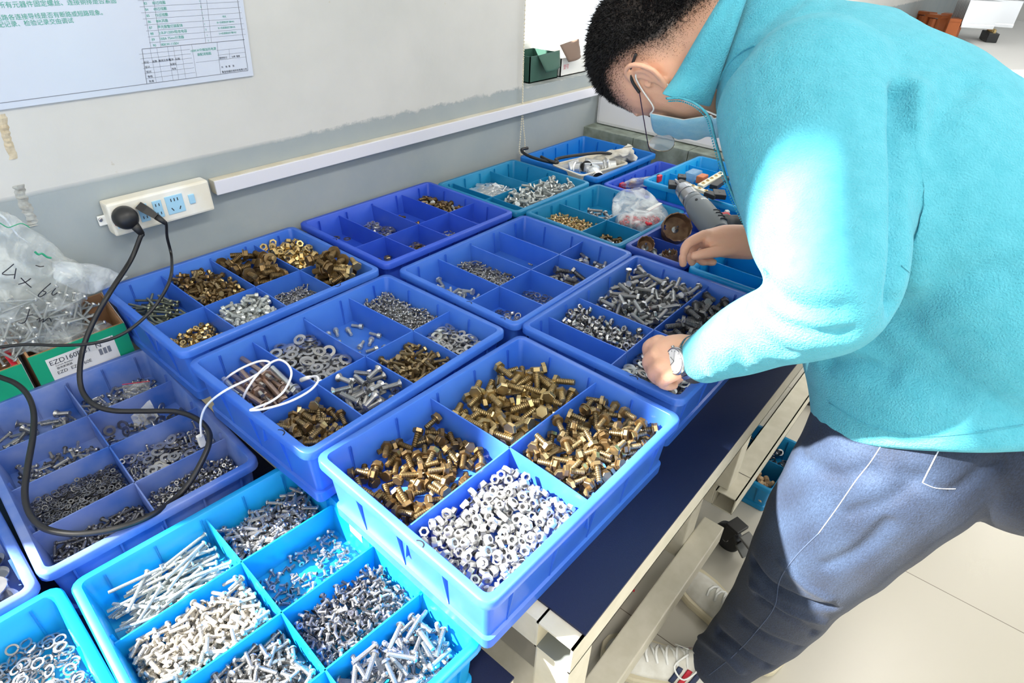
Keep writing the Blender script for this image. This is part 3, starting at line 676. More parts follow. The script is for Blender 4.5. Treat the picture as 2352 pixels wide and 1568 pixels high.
# box by the wall, left
cell('B7', 0, 1, [('long4b',1)], 34, 'along', 'long greenish screw in the left wall-side compartment of the brass box', 'long screws in the brass box', .4,.2,.3,.3, along=(.35,.4), fill=0.01284)
cell('B7', 1, 1, [('brown6',8),('brass6',2),('goldnut_s',2)], 300, 'lie', 'small dull brass bolt between long screws and large brass bolts by the wall', 'small brass bolts in the brass box', .5,.5,.3,.35, K=5, fill=0.02615)
cell('B7', 2, 1, [('brown12',6),('brown8',3)], 60, 'lie', 'large dark brass bolt in the third wall-side compartment of the brass box', 'large brass bolts in the third wall-side compartment', .55,.6,.35,.35, fill=0.02615)
cell('B7', 3, 1, [('goldnut',1)], 190, 'any', 'shiny gold hex nut heaped in the corner compartment of the brass box', 'gold nuts in the brass box', .5,.6,.3,.3, fill=0.028)
cell('B7', 0, 0, [('goldnut_s',1)], 80, 'any', 'small gold nut in the near left compartment of the brass box', 'small gold nuts in the brass box', .6,.2,.3,.3, fill=0.01284)
cell('B7', 1, 0, [('sock6',1)], 130, 'lie', 'grey socket head screw in a near compartment of the brass box', 'socket head screws in the brass box', .5,.6,.4,.4, fill=0.028)
cell('B7', 2, 0, [('pan3l',1)], 130, 'lie', 'tiny grey screw in a near compartment of the brass box', 'tiny screws in the brass box', .6,.1,.3,.3, K=5, fill=0.0138)
cell('B7', 3, 0, [('brown12',5),('brass10',2),('goldnut',1)], 58, 'lie', 'large brass bolt with nut in the near right compartment of the brass box', 'large brass bolts in the near right compartment', .5,.5,.35,.35, fill=0.028)
# violet box by the wall
cell('B8', 0, 1, [('goldnut',2),('wasbr',3)], 26, 'flat', 'brass nut or washer in the left corner compartment of the violet-blue box', 'brass nuts in the violet-blue box', .3,.1,.2,.4)
cell('B8', 1, 1, [('nut8',2),('was10',2)], 44, 'flat', 'steel nut or washer in the second wall-side compartment of the violet-blue box', 'steel nuts in the violet-blue box', .5,.2,.3,.3, fill=0.006)
cell('B8', 2, 1, [('brown6',1)], 8, 'lie', 'stray small brass screw in an almost empty violet-blue compartment', 'stray screws in the violet-blue box', .5,.05,.3,.1)
cell('B8', 3, 1, [('brown8',5),('hexz',1)], 95, 'lie', 'brown brass bolt in the far corner compartment of the violet-blue box', 'brown bolts in the violet-blue box', .4,.4,.35,.35, fill=0.018)
cell('B8', 0, 0, [('goldnut',1)], 10, 'flat', 'brass nut in the near left compartment of the violet-blue box', 'near brass nuts in the violet-blue box', .5,.1,.3,.2)
cell('B8', 1, 0, [('wasbr',3),('was10',1)], 42, 'flat', 'brass washer in the near second compartment of the violet-blue box', 'brass washers in the violet-blue box', .7,.3,.3,.3, fill=0.005)
cell('B8', 2, 0, [('pan3',1)], 70, 'lie', 'small steel screw in the near third compartment of the violet-blue box', 'small screws in the near third compartment', .7,.1,.3,.2, K=4)
cell('B8', 3, 0, [('pan3l',1),('nut4',1)], 60, 'lie', 'small steel screw in the near far-end compartment of the violet-blue box', 'small screws in the near end compartment', .4,.1,.3,.2, K=4)
# box under the white cable
cell('B6', 0, 1, [('anch',3),('anchz',2)], 17, 'along', 'long anchor bolt lying with its fellows under the white cable', 'anchor bolts', .5,.3,.3,.3, along=(-.10,.07), K=10, fill=0.016)
cell('B6', 1, 1, [('was12',1)], 105, 'flat', 'thick steel washer in the compartment under the white cable loop', 'thick washers under the cable loop', .55,.4,.35,.35, fill=0.02235)
cell('B6', 2, 1, [('sock6',1)], 20, 'lie', 'socket head screw in a nearly empty compartment of the white cable box', 'socket head screws in the cable box', .5,.2,.3,.3)
cell('B6', 3, 1, [('pan3',1)], 420, 'lie', 'small round-head screw heaped in the far compartment of the white cable box', 'small round-head screws in the cable box', .45,.5,.3,.35, K=4, fill=0.024)
cell('B6', 0, 0, [('brown8',1),('brass8',1)], 46, 'lie', 'dark brass hex bolt in the nearest compartment of the white cable box', 'dark brass bolts in the cable box', .4,.4,.35,.35, fill=0.0157)
cell('B6', 1, 0, [('csk8',1)], 62, 'lie', 'large countersunk cross-head screw in the middle near compartment of the cable box', 'large countersunk screws', .4,.5,.35,.4, fill=0.02235)
cell('B6', 2, 0, [('brass6',1)], 150, 'lie', 'thin golden brass bolt in the near third compartment of the cable box', 'thin brass bolts in the cable box', .5,.5,.3,.35, K=5, fill=0.02045)
cell('B6', 3, 0, [('was10',3),('was10b',2),('spr8',1)], 170, 'flat', 'flat steel washer in the near far-end compartment of the cable box', 'flat washers in the cable box', .4,.5,.35,.35, K=5, fill=0.02425)
# middle row box, mostly empty
cell('B11', 0, 1, [('hexz',1)], 7, 'lie', 'stray zinc bolt in the left corner of the mostly empty box', 'stray bolts in the mostly empty box', .8,.05,.2,.1, fill=0.003)
cell('B11', 1, 1, [('pan3l',5),('pan4d',1)], 190, 'lie', 'thin steel screw in the second wall-side compartment of the mostly empty box', 'thin screws in the mostly empty box', .5,.4,.25,.35, K=5, fill=0.0125)
cell('B11', 2, 1, [('pan3',1)], 12, 'lie', 'tiny steel screw in the bare third compartment of the mostly empty box', 'tiny screws in the bare third compartment', .5,.05,.2,.05, K=3)
cell('B11', 0, 0, [('nut8',2),('spr8',1)], 13, 'flat', 'steel nut in the near left compartment of the mostly empty box', 'steel nuts in the mostly empty box', .5,.3,.4,.25, fill=0.0035)
cell('B11', 1, 0, [('spr8',1)], 34, 'flat', 'spring washer in the near second compartment of the mostly empty box', 'spring washers in the mostly empty box', .6,.15,.4,.15, fill=0.004)
cell('B11', 2, 0, [('hex10d',1),('hex8l',1)], 9, 'lie', 'grey hex bolt in the near third compartment of the mostly empty box', 'hex bolts in the mostly empty box', .5,.3,.3,.25, fill=0.005)
cell('B11', 3, 0, [('sock8',1)], 24, 'lie', 'thick socket head bolt in the near far-end compartment of the mostly empty box', 'socket head bolts in the mostly empty box', .4,.4,.3,.3, fill=0.008)
# box under the watch hand
pile('B15', -.031, .18, -.020, .14, [('hex8l',1)], 125, 'lie', 'long grey hex bolt in the big compartment beside the watch hand', 'long hex bolts beside the watch hand', .45, .4, .3, .33, fill=0.026)
pile('B15', -.123, -.034, -.020, .14, [('nut6',1)], 330, 'any', 'steel hex nut in the compartment left of the long grey bolts', 'steel nuts beside the watch hand', .5, .6, .3, .35, K=5, fill=0.026)
pile('B15', -.031, .18, -.14, -.022, [('hex10d',1)], 46, 'lie', 'thick dark hex bolt in the compartment behind the watch hand', 'dark hex bolts behind the watch hand', .3, .4, .3, .35, fill=0.02615)
pile('B15', -.182, -.034, -.14, -.022, [('was12',2),('was10b',3),('spr8',1)], 150, 'flat', 'bright flat washer in the compartment beneath the watch hand', 'bright washers under the watch hand', .4, .4, .35, .35, K=5, fill=0.022)
# sunlit sky-blue box (cells by row from the far end)
RX = [(-.14, .005), (.008, .14)]; RY = [(.0935, .19), (-.0025, .0915), (-.100, -.0045), (-.19, -.102)]
def c4_(bk, i, j, *a, **k): pile(bk, RX[i][0], RX[i][1], RY[j][0], RY[j][1], *a, **k)
c4_('B4', 0, 0, [('long4',8),('long4',1)], 92, 'along', 'long thin zinc screw in the far left compartment of the sky-blue box', 'long thin screws in the sky-blue box', .5,.45,.3,.3, along=(1.45,.38), fill=0.017)
c4_('B4', 1, 0, [('pan5',1)], 95, 'lie', 'round-head screw in the far right compartment of the sky-blue box', 'round-head screws in the far right compartment', .55,.4,.4,.35, fill=0.01665)
c4_('B4', 0, 1, [('pan5w',1)], 260, 'lie', 'pale sunlit round-head screw in the second left compartment of the sky-blue box', 'pale round-head screws in the sky-blue box', .5,.5,.35,.35, K=5, fill=0.028)
c4_('B4', 1, 1, [('csk4',1)], 105, 'lie', 'little countersunk screw in the sparse second right compartment of the sky-blue box', 'sparse countersunk screws', .5,.4,.6,.35, K=3)
c4_('B4', 0, 2, [('pan5',1)], 150, 'lie', 'round-head screw in the third left compartment of the sky-blue box', 'round-head screws in the third left compartment', .5,.5,.4,.35, fill=0.02235)
c4_('B4', 1, 2, [('csk4',3),('csk4d',2)], 460, 'lie', 'little countersunk screw in the full third right compartment of the sky-blue box', 'countersunk screws in the full compartment', .5,.5,.35,.35, K=4, fill=0.02235)
c4_('B4', 0, 3, [('pan6',1)], 50, 'lie', 'long machine screw in the nearest left compartment of the sky-blue box', 'long machine screws nearest left', .6,.7,.3,.3, fill=0.02045)
c4_('B4', 1, 3, [('pan6',1)], 80, 'lie', 'long round-head machine screw in the nearest right compartment of the sky-blue box', 'long machine screws nearest right', .5,.55,.35,.4, fill=0.02615)
# worn box on the left
RX = [(-.127, -.006), (-.002, .127)]; RY = [(.089, .197), (-.014, .085), (-.118, -.018), (-.197, -.122)]
c4_('B3', 1, 0, [('pan5',1)], 55, 'lie', 'steel screw in the far corner compartment of the worn grey-blue box', 'screws in the far corner of the worn box', .5,.1,.4,.25, fill=.0035)
c4_('B3', 0, 0, [('csk8',1),('pan5',1)], 46, 'lie', 'steel screw in the wall-side left compartment of the worn grey-blue box', 'screws at the left of the worn box', .6,.2,.3,.3, fill=.0035)
c4_('B3', 1, 1, [('pan4d',1),('was10',1)], 90, 'lie', 'small dark screw in the second compartment of the worn grey-blue box', 'small screws in the second compartment of the worn box', .5,.2,.5,.3, K=4, fill=.0035)
c4_('B3', 0, 1, [('pan4d',1),('pan5',1)], 80, 'lie', 'small screw in the second left compartment of the worn grey-blue box', 'small screws second left in the worn box', .4,.3,.5,.35, K=4, fill=.0035)
c4_('B3', 1, 2, [('was5',6),('was10',1),('pan3l',1)], 430, 'flat', 'small washer in the third compartment under the black cable', 'small washers under the black cable', .5,.5,.35,.35, K=4, fill=0.0157)
c4_('B3', 0, 2, [('spr5',3),('was4',1)], 620, 'flat', 'tiny spring washer heaped in the third left compartment of the worn box', 'tiny spring washers in the worn box', .5,.5,.35,.35, K=3, fill=0.01855)
c4_('B3', 1, 3, [('nut4',1)], 430, 'any', 'tiny steel nut heaped in the near right compartment of the worn box', 'tiny nuts in the worn box', .5,.5,.35,.35, K=4, fill=0.0176)
c4_('B3', 0, 3, [('pan4d',1)], 170, 'lie', 'dark little screw in the near left compartment of the worn box', 'dark little screws in the worn box', .6,.5,.35,.35, K=5, fill=0.01475)
pile('B2', .10, .187, -.14, .0, [('was18',3),('hexz',1)], 34, 'flat', 'broad steel washer in the box at the left edge', 'broad washers', .7, .3, .3, .3, fill=0.009043)
pile('B1', -.10, .14, -.065, .187, [('spr8',1)], 600, 'flat', 'steel spring washer heaped in the bottom left corner box', 'spring washers in the corner box', .5, .4, .35, .35, K=4, fill=.014)
# teal boxes
pile('B9', -.103, .043, -.012, .13, [('clip',1)], 130, 'flat', 'shiny flat metal clip in the middle compartment of the teal box by the wall', 'flat clips in the teal box', .35, .4, .3, .3, K=5, fill=0.016)
pile('B9', .02, .043, .02, .13, [('blk',1)], 40, 'lie', 'black set screw beside the shiny flat clips in the teal box', 'black set screws in the teal box', .5,.5,.3,.3, K=3)
pile('B9', -.103, .145, -.13, -.016, [('hexz',1)], 230, 'lie', 'zinc bolt in the long near compartment of the teal box by the wall', 'zinc bolts in the teal box', .45, .5, .35, .35, K=5, fill=0.028)
pile('B9', -.145, -.107, -.13, -.016, [('hexz',1)], 10, 'lie', 'zinc bolt in the narrow left compartment of the teal box by the wall', 'few zinc bolts in the narrow compartment', .5,.3,.3,.3)
pile('B12', -.138, -.027, -.018, .124, [('yz4',1)], 420, 'lie', 'yellow-plated small screw heaped in the teal box beside the plastic bag', 'yellow screws in the teal box', .5,.5,.3,.35, K=4, fill=0.021)
pile('B12', -.023, .06, -.018, .09, [('hex8l',1)], 12, 'lie', 'grey hex bolt behind the plastic bag in the teal box', 'hex bolts behind the plastic bag', .3,.4,.3,.3, fill=0.009)
pile('B12', -.138, -.027, -.124, -.022, [('pan5',1),('brown8',1)], 40, 'lie', 'dark little bolt in the near compartment of the teal box with the bag', 'dark bolts near in the teal box', .6,.3,.3,.3, fill=0.008)
pile('B13', -.0, .13, .0, .12, [('brown6',1)], 24, 'lie', 'brass screw in the violet-blue box near the far ledge', 'brass screws near the far ledge', .5,.4,.3,.3)
pile('B16', -.15, -.065, -.06, .06, [('hex10d',1),('anchz',1)], 10, 'lie', 'steel bolt beside the small hole saws in the dark blue box', 'bolts beside the small hole saws', .5,.4,.3,.3)
pile('B17', -.078, .018, -.043, .0, [('redcap',1)], 8, 'lie', 'red wire cap in the far strip of the sky-blue box under the arm', 'red wire caps far', .8,.5,.2,.3)
pile('B17', .024, .15, -.105, -.047, [('redcap',1)], 40, 'lie', 'red wire cap in the sky-blue box under the stretched arm', 'red wire caps under the arm', .3,.5,.4,.3)
pile('B17', .024, .15, .0, .10, [('redcap',1)], 40, 'lie', 'red wire cap in the far part of the sky-blue box under the arm', 'red wire caps in the far part', .3,.5,.4,.3)
emit_piles()

B4b = BOXES['B4']; xr = B4b['L']/2-.0135
MB().box(xr-.0006, xr, .022, .050, B4b['h']-.026, B4b['h']-.012).build('sticker', M_paper, B4b['root'])
# ---------------------------------------------------------------- the person
def lofted(secs, n=24, up=None, capn=4, sub=5, cb0=.8, cb1=.8):
    """secs: (centre, ra, rb[, view]) ; ra across the line of sight, rb along it"""
    C_ = spline([np.r_[s[0], s[1], s[2]] for s in secs], sub)
    pts = [c[:3] for c in C_]; K = len(pts); v = []; f = []
    def ring(p, t, ra, rb):
        vd = (p-CAM) if up is None else np.array(up, float)
        a = np.cross(t, vd); a /= np.linalg.norm(a); b_ = np.cross(a, t)
        return [p+ra*math.cos(2*PI*i/n)*a+rb*math.sin(2*PI*i/n)*b_ for i in range(n)]
    rings = []
    for k in range(K):
        t = pts[min(k+1, K-1)]-pts[max(k-1, 0)]; t /= np.linalg.norm(t)
        ra, rb = max(C_[k][3], .001), max(C_[k][4], .001)
        if k == 0:
            for q in range(capn, 0, -1):
                a = PI/2*q/(capn+.3); rings.append(ring(pts[0]-t*math.sin(a)*min(ra, rb)*cb0, t, ra*math.cos(a), rb*math.cos(a)))
        rings.append(ring(pts[k], t, ra, rb))
        if k == K-1:
            for q in range(1, capn+1):
                a = PI/2*q/(capn+.3); rings.append(ring(pts[k]+t*math.sin(a)*min(ra, rb)*cb1, t, ra*math.cos(a), rb*math.cos(a)))
    v = [p for r in rings for p in r]
    for k in range(len(rings)-1):
        for i in range(n): j = (i+1) % n; f.append((k*n+i, k*n+j, (k+1)*n+j, (k+1)*n+i))
    f.append(tuple(range(n-1,-1,-1))); f.append(tuple((len(rings)-1)*n+i for i in range(n)))
    return v, f
def px(u, v, d, r, rb=None):     # section centre from a pixel, its distance, radius in pixels; rb in metres
    return (P(u, v, d), r*d/F, rb if rb is not None else r*d/F)
def fuse(name, pieces, m, voxel=.005, smooth=6, parent=None, deform=None, fac=.5):
    b = MB()
    for v, f in pieces: b.add(v, f)
    o = b.build('tmp', m); o.name = name
    bm = bmesh.new(); bm.from_mesh(o.data); bmesh.ops.recalc_face_normals(bm, faces=bm.faces[:]); bm.to_mesh(o.data); bm.free()
    md = o.modifiers.new('r', 'REMESH'); md.mode = 'VOXEL'; md.voxel_size = voxel; md.adaptivity = 0
    if smooth: ms = o.modifiers.new('s', 'SMOOTH'); ms.factor = fac; ms.iterations = smooth
    dg = bpy.context.evaluated_depsgraph_get(); me = bpy.data.meshes.new_from_object(o.evaluated_get(dg))
    o.modifiers.clear(); old = o.data; o.data = me; bpy.data.meshes.remove(old); me.name = name
    me.materials.clear(); me.materials.append(m)
    if deform:
        co = np.empty(len(me.vertices)*3); me.vertices.foreach_get('co', co); co = co.reshape(-1,3)
        no = np.empty(len(me.vertices)*3); me.vertices.foreach_get('normal', no); no = no.reshape(-1,3)
        bv = BVHTree.FromPolygons(co.tolist(), [tuple(p.vertices) for p in me.polygons])
        co = deform(co, no, bv); me.vertices.foreach_set('co', co.ravel()); me.update()
    me.polygons.foreach_set('use_smooth', [True]*len(me.polygons))
    if parent: o.parent = parent
    return o
def seg_dist(co, a, b):
    ab = b-a; t = np.clip(((co-a) @ ab)/(ab @ ab), 0, 1); return np.linalg.norm(co-(a+t[:,None]*ab), axis=1), t
def line_dist(co, pts):
    best = None
    for i in range(len(pts)-1):
        d, _ = seg_dist(co, pts[i], pts[i+1]); best = d if best is None else np.minimum(best, d)
    return best
def ell(c, r, R=None, n=20, m=14):
    v = []; f = []
    for k in range(1, m):
        a = PI*k/m
        for i in range(n): v.append((r[0]*math.sin(a)*math.cos(2*PI*i/n), r[1]*math.sin(a)*math.sin(2*PI*i/n), r[2]*math.cos(a)))
    for k in range(m-2):
        for i in range(n): j = (i+1) % n; f.append((k*n+i,(k+1)*n+i,(k+1)*n+j,k*n+j))
    v += [(0,0,r[2]),(0,0,-r[2])]; t = len(v)-2
    for i in range(n): j = (i+1) % n; f += [(t,i,j),(t+1,(m-2)*n+j,(m-2)*n+i)]
    v = np.array(v)
    if R is not None: v = v @ np.array(R).T
    return (v+np.array(c)).tolist(), f
# head frame: L towards the person's left ear, U towards the crown, Fw towards the face
U_ = _n((-.18, .97, .10)); L_0 = np.array([-1., 0, -.3]); L_ = _n(L_0-U_*np.dot(L_0, U_)); Fw = np.cross(L_, U_); Fw = Fw if Fw[2] < 0 else -Fw
HC = P(1484, 180, .925)-L_*.083+U_*.012+Fw*.008
def H_(l, u, f): return HC+L_*l+U_*u+Fw*f
def head_loft():
    rows = [(.114,.012,-.012,.012),(.106,.034,-.056,.042),(.092,.052,-.078,.058),(.07,.071,-.094,.071),(.045,.083,-.102,.078),(.018,.091,-.103,.080),(-.004,.090,-.100,.080),
            (-.026,.084,-.094,.077),(-.045,.082,-.082,.073),(-.065,.083,-.06,.068),(-.085,.084,-.034,.061),(-.104,.082,-.01,.052),(-.118,.074,.018,.038),(-.125,.06,.035,.02)]
    v = []; f = []; n = 32
    R_ = spline([np.array(r) for r in rows], 3)
    for u, fr, bk, w_ in R_:
        c = (fr+bk)/2; h = (fr-bk)/2
        for i in range(n):
            a = 2*PI*i/n; ca, sa = math.cos(a), math.sin(a); e = .88
            v.append(H_(w_*math.copysign(abs(sa)**e, sa), u, c+h*math.copysign(abs(ca)**e, ca)))
    K = len(R_)
    for k in range(K-1):
        for i in range(n): j = (i+1) % n; f.append((k*n+i,k*n+j,(k+1)*n+j,(k+1)*n+i))
    f.append(tuple(range(n))); f.append(tuple((K-1)*n+i for i in range(n)))
    return v, f
HR = np.array([L_, U_, Fw]).T
def hell(c, r): return ell(H_(*c), r, HR)
NECK_B = np.array([.98, .30, 1.235])
neck = lofted([(H_(0,-.03,-.035), .062, .062), (H_(0,-.09,-.045), .060, .060), (NECK_B+np.array([0,.02,.0]), .066, .066), (NECK_B-np.array([0,.06,.02]), .075, .075)], up=(1,0,0))
face = [hell((.0,-.030,.084),(.010,.022,.018)), hell((0,-.044,.092),(.012,.010,.012)), hell((.010,-.046,.092),(.009,.008,.009)), hell((-.010,-.046,.092),(.009,.008,.009)),
        hell((.030,.006,.074),(.026,.009,.009)), hell((-.030,.006,.074),(.026,.009,.009)), hell((.032,-.035,.066),(.028,.024,.022)), hell((-.032,-.035,.066),(.028,.024,.022)),
        hell((0,-.072,.080),(.024,.010,.014)), hell((0,-.084,.079),(.022,.009,.012)), hell((0,-.106,.070),(.024,.016,.020)), hell((.032,-.014,.072),(.013,.011,.012)), hell((-.032,-.014,.072),(.013,.011,.012))]
# torso and limbs underneath the clothes
SHL = P(1845, 215, .745); ELB = P(1930, 690, .625); WRL = P(1592, 826, .845)
SHR = SHL+np.array([.36, .02, -.01]); WRR = P(1722, 552, 1.165); ELR = (SHR+WRR)/2+np.array([.10,-.10,-.07])
HIPL = np.array([.865,-.10,.86]); HIPR = np.array([1.06,-.10,.86]); PEL = (HIPL+HIPR)/2
KNL = P(1842, 1290, 1.02); ANL = P(1652, 1508, 1.31); ANR = np.array([1.0,.045,.12]); KNR = np.array([1.11, .0, .48])
def limb(*s): return lofted([(np.array(a), r, r) for a, r in s])
inner = [lofted([(PEL+np.array([0,.05,.06]), .09, .07), ((PEL+NECK_B)/2-np.array([0,0,.01]), .12, .09), (NECK_B-np.array([0,.07,.05]), .14, .085), (NECK_B, .06, .06)], up=(0,-.6,.8)),
         limb((SHL,.04),((SHL+ELB)/2,.028),(ELB,.022),(WRL*.6+ELB*.4,.024),(WRL,.0255)), limb((SHR,.04),((SHR+ELR)/2,.028),(ELR,.022),(WRR*.6+ELR*.4,.024),(WRR,.0255)),
         limb((NECK_B-np.array([.0,.04,.03]),.06),(SHL,.05)), limb((NECK_B-np.array([.0,.04,.03]),.06),(SHR,.05)),
         limb((P(2110,985,.92),.06),(KNL,.034),(ANL,.030)), limb((HIPR,.06),(KNR,.034),(ANR,.030)), limb((ANL,.034),(ANL+np.array([-.02,.03,-.03]),.024)), limb((ANR,.034),(ANR+np.array([.01,.03,-.04]),.024))]
# hands: wrist, palm and five fingers as their own chains
def hand(wr, mcps, fingers, thumb, palm_r):
    out = []
    for m_, f_ in zip(mcps, fingers):
        out.append(lofted([(wr*.86+m_*.14, .015, .017), ((wr+m_)/2, .0145, .013), (np.array(m_), .0112, .0108)], n=12, sub=4, up=(0,0,1)))
        q = [np.array(m_)]+[np.array(x) for x in f_]; rr_ = [.0108,.0095,.0085,.0072]
        out.append(lofted([(q[k], rr_[k], rr_[k]) for k in range(len(q))], n=12, sub=4, up=(.3,.1,1)))
    for a, b_ in zip(mcps[:-1], mcps[1:]):
        a = np.array(a); b_ = np.array(b_); mid = (a+b_)/2
        out.append(lofted([(wr*.8+mid*.2, .013, .015), (wr*.3+mid*.7, .0105, .012)], n=12, sub=4, up=(0,0,1)))
    q = [np.array(x) for x in thumb]; rr_ = [.013,.0115,.0104,.0086]
    out.append(lofted([(q[k], rr_[k], rr_[k]) for k in range(len(q))], n=12, sub=4, up=(.3,.1,1)))
    return out
dl = .86
mL = [P(1514,784,.872), P(1508,812,.862), P(1516,840,.852), P(1534,864,.845)]      # index ... little knuckle (left hand)
fL = [[P(1490,796,.893), P(1492,820,.912), P(1500,836,.918)], [P(1489,829,.884), P(1496,852,.905), P(1506,864,.912)],
      [P(1500,857,.874), P(1511,872,.892), P(1524,878,.902)], [P(1521,876,.862), P(1534,884,.878), P(1548,884,.888)]]
thL = [P(1575,838,.872), P(1556,862,.895), P(1535,880,.910), P(1520,888,.915)]
mR = [P(1618,540,1.150), P(1626,540,1.178), P(1640,548,1.200), P(1654,556,1.215)]   # right hand, index nearest
fR = [[P(1580,560,1.146), P(1569,588,1.150), P(1569,607,1.158)], [P(1594,566,1.180), P(1586,590,1.186), P(1590,604,1.190)],
      [P(1612,578,1.2), P(1610,598,1.19), P(1622,602,1.185)], [P(1630,584,1.20), P(1628,600,1.19), P(1640,602,1.185)]]
thR = [P(1688,572,1.155), P(1652,577,1.140), P(1618,583,1.138), P(1594,588,1.142)]
palms = [lofted([px(1726,557,1.165,39,.030), px(1690,555,1.163,39,.030), px(1655,553,1.166,36,.032), px(1626,550,1.170,25,.034)], n=18),
         lofted([px(1592,816,.848,46,.020), px(1562,816,.852,50,.021), px(1532,822,.862,49,.019), px(1512,828,.872,40,.015)], n=18)]
hands = hand(WRL, mL, fL, thL, .02)+hand(WRR, mR, fR, thR, .02)+palms
# ears
def ear(s):
    out = []
    c = (.079*s, -.012, -.008)
    rim = [(.0,.022,.012),(.006,.030,.002),(.011,.031,-.010),(.015,.022,-.021),(.015,.006,-.024),(.012,-.010,-.020),(.008,-.022,-.010),(.004,-.030,.0),(.002,-.032,.008)]
    out.append(lofted([(H_(c[0]+s*a, c[1]+b_, c[2]+q), .0042, .0042) for a, b_, q in rim], n=10, sub=4, up=tuple(L_)))
    anti = [(.002,.020,-.002),(.009,.014,-.011),(.010,.002,-.014),(.007,-.010,-.008),(.003,-.018,.002)]
    out.append(lofted([(H_(c[0]+s*a, c[1]+b_, c[2]+q), .0034, .0034) for a, b_, q in anti], n=10, sub=4, up=tuple(L_)))
    plate = lofted([(H_(c[0]+s*.004, c[1]+.022, c[2]-.006), .010, .0024), (H_(c[0]+s*.006, c[1], c[2]-.009), .013, .0024), (H_(c[0]+s*.003, c[1]-.026, c[2]), .0075, .003)], n=14, sub=4, up=tuple(L_))
    out.append(plate); out.append(hell((c[0]+s*.001, c[1]-.028, c[2]+.003), (.0055,.009,.0075))); out.append(hell((c[0], c[1]-.004, c[2]+.011), (.006,.007,.004)))
    return out
def skin_material():
    m = bpy.data.materials.new('skin'); m.use_nodes = True; N = m.node_tree.nodes; L = m.node_tree.links; b = N['Principled BSDF']
    at = N.new('ShaderNodeAttribute'); at.attribute_name = 'tone'; mx = N.new('ShaderNodeMix'); mx.data_type = 'RGBA'
    n = N.new('ShaderNodeTexNoise'); n.inputs['Scale'].default_value = 30; tc = N.new('ShaderNodeTexCoord'); L.new(tc.outputs['Object'], n.inputs['Vector'])
    r = N.new('ShaderNodeValToRGB'); r.color_ramp.elements[0].color = (*lin((226,172,142)),1); r.color_ramp.elements[1].color = (*lin((232,184,156)),1); L.new(n.outputs['Fac'], r.inputs[0])
    L.new(at.outputs['Fac'], mx.inputs['Factor']); L.new(r.outputs[0], mx.inputs[6]); mx.inputs[7].default_value = (*lin((40,31,29)),1)
    L.new(mx.outputs[2], b.inputs['Base Color']); b.inputs['Roughness'].default_value = .48; b.inputs['Subsurface Weight'].default_value = .25; b.inputs['Subsurface Radius'].default_value = (.01,.004,.002)
    b.inputs['Subsurface Scale'].default_value = .6
    bp = N.new('ShaderNodeBump'); n2 = N.new('ShaderNodeTexNoise'); n2.inputs['Scale'].default_value = 500; L.new(tc.outputs['Object'], n2.inputs['Vector']); L.new(n2.outputs['Fac'], bp.inputs['Height']); bp.inputs['Strength'].default_value = .25; bp.inputs['Distance'].default_value = .001; L.new(bp.outputs[0], b.inputs['Normal'])
    return m
M_skin = skin_material()
person = fuse('person', [head_loft(), neck]+face+ear(1)+ear(-1)+inner+hands, M_skin, voxel=.0027, smooth=3)
tag(person, 'person in turquoise fleece bending over the boxes, face mask and glasses, sorting screws', 'person')
pco = np.array([v.co[:] for v in person.data.vertices]); rel = pco-HC; hl, hu, hf = rel @ L_, rel @ U_, rel @ Fw
def hairline(hl, hu, hf):
    """>0 inside the thick top hair; the sides fade below it"""
    # distance (m) from the parting between long top and clipped sides, measured along the side of the skull
    side = np.abs(hl)
    top = hu-.048-np.where(hf < 0, hf*.95, hf*.22)          # crown side
    frontlim = (hf < .084)
    return top - np.clip(side-.066, 0, 1)*2.2
tone = np.clip((hairline(hl, hu, hf)+.066)/.07, 0, 1)*np.clip((.088-hf)/.02, 0, 1)
tone[np.linalg.norm(rel, axis=1) > .15] = 0
tone[(np.abs(hl) > .081) & (hu < .03) & (hf > -.045)] = 0
at_ = person.data.attributes.new('tone', 'FLOAT', 'POINT'); at_.data.foreach_set('value', (tone*np.where(hairline(hl,hu,hf) > -.006, 1, .78)).astype('f'))
# hair: a rough cap with thousands of short tapered locks, and clipped stubble on the sides
M_hair = mat('black_hair', (.008,.0075,.008), .6, spec=.2)
bvh_p = BVHTree.FromPolygons([v.co[:] for v in person.data.vertices], [tuple(p.vertices) for p in person.data.polygons])
hv = []; hf_ = []
def lock(p, n_, d_, l, w_):
    k = len(hv); a = np.cross(n_, d_+np.array([.01,.02,.03])); a /= np.linalg.norm(a)+1e-9; b_ = np.cross(n_, a)
    mid = p+n_*l*.55+d_*l*.18; tip = p+n_*l*.85+d_*l*.55
    hv.extend([p+a*w_, p-a*w_*.5+b_*w_*.8, p-a*w_*.5-b_*w_*.8, mid+a*w_*.7, mid-a*w_*.35+b_*w_*.56, mid-a*w_*.35-b_*w_*.56, tip])
    hf_.extend([(k,k+1,k+4,k+3),(k+1,k+2,k+5,k+4),(k+2,k,k+3,k+5),(k+3,k+4,k+6),(k+4,k+5,k+6),(k+5,k+3,k+6)])
rg = np.random.default_rng(3)
cnt = 0
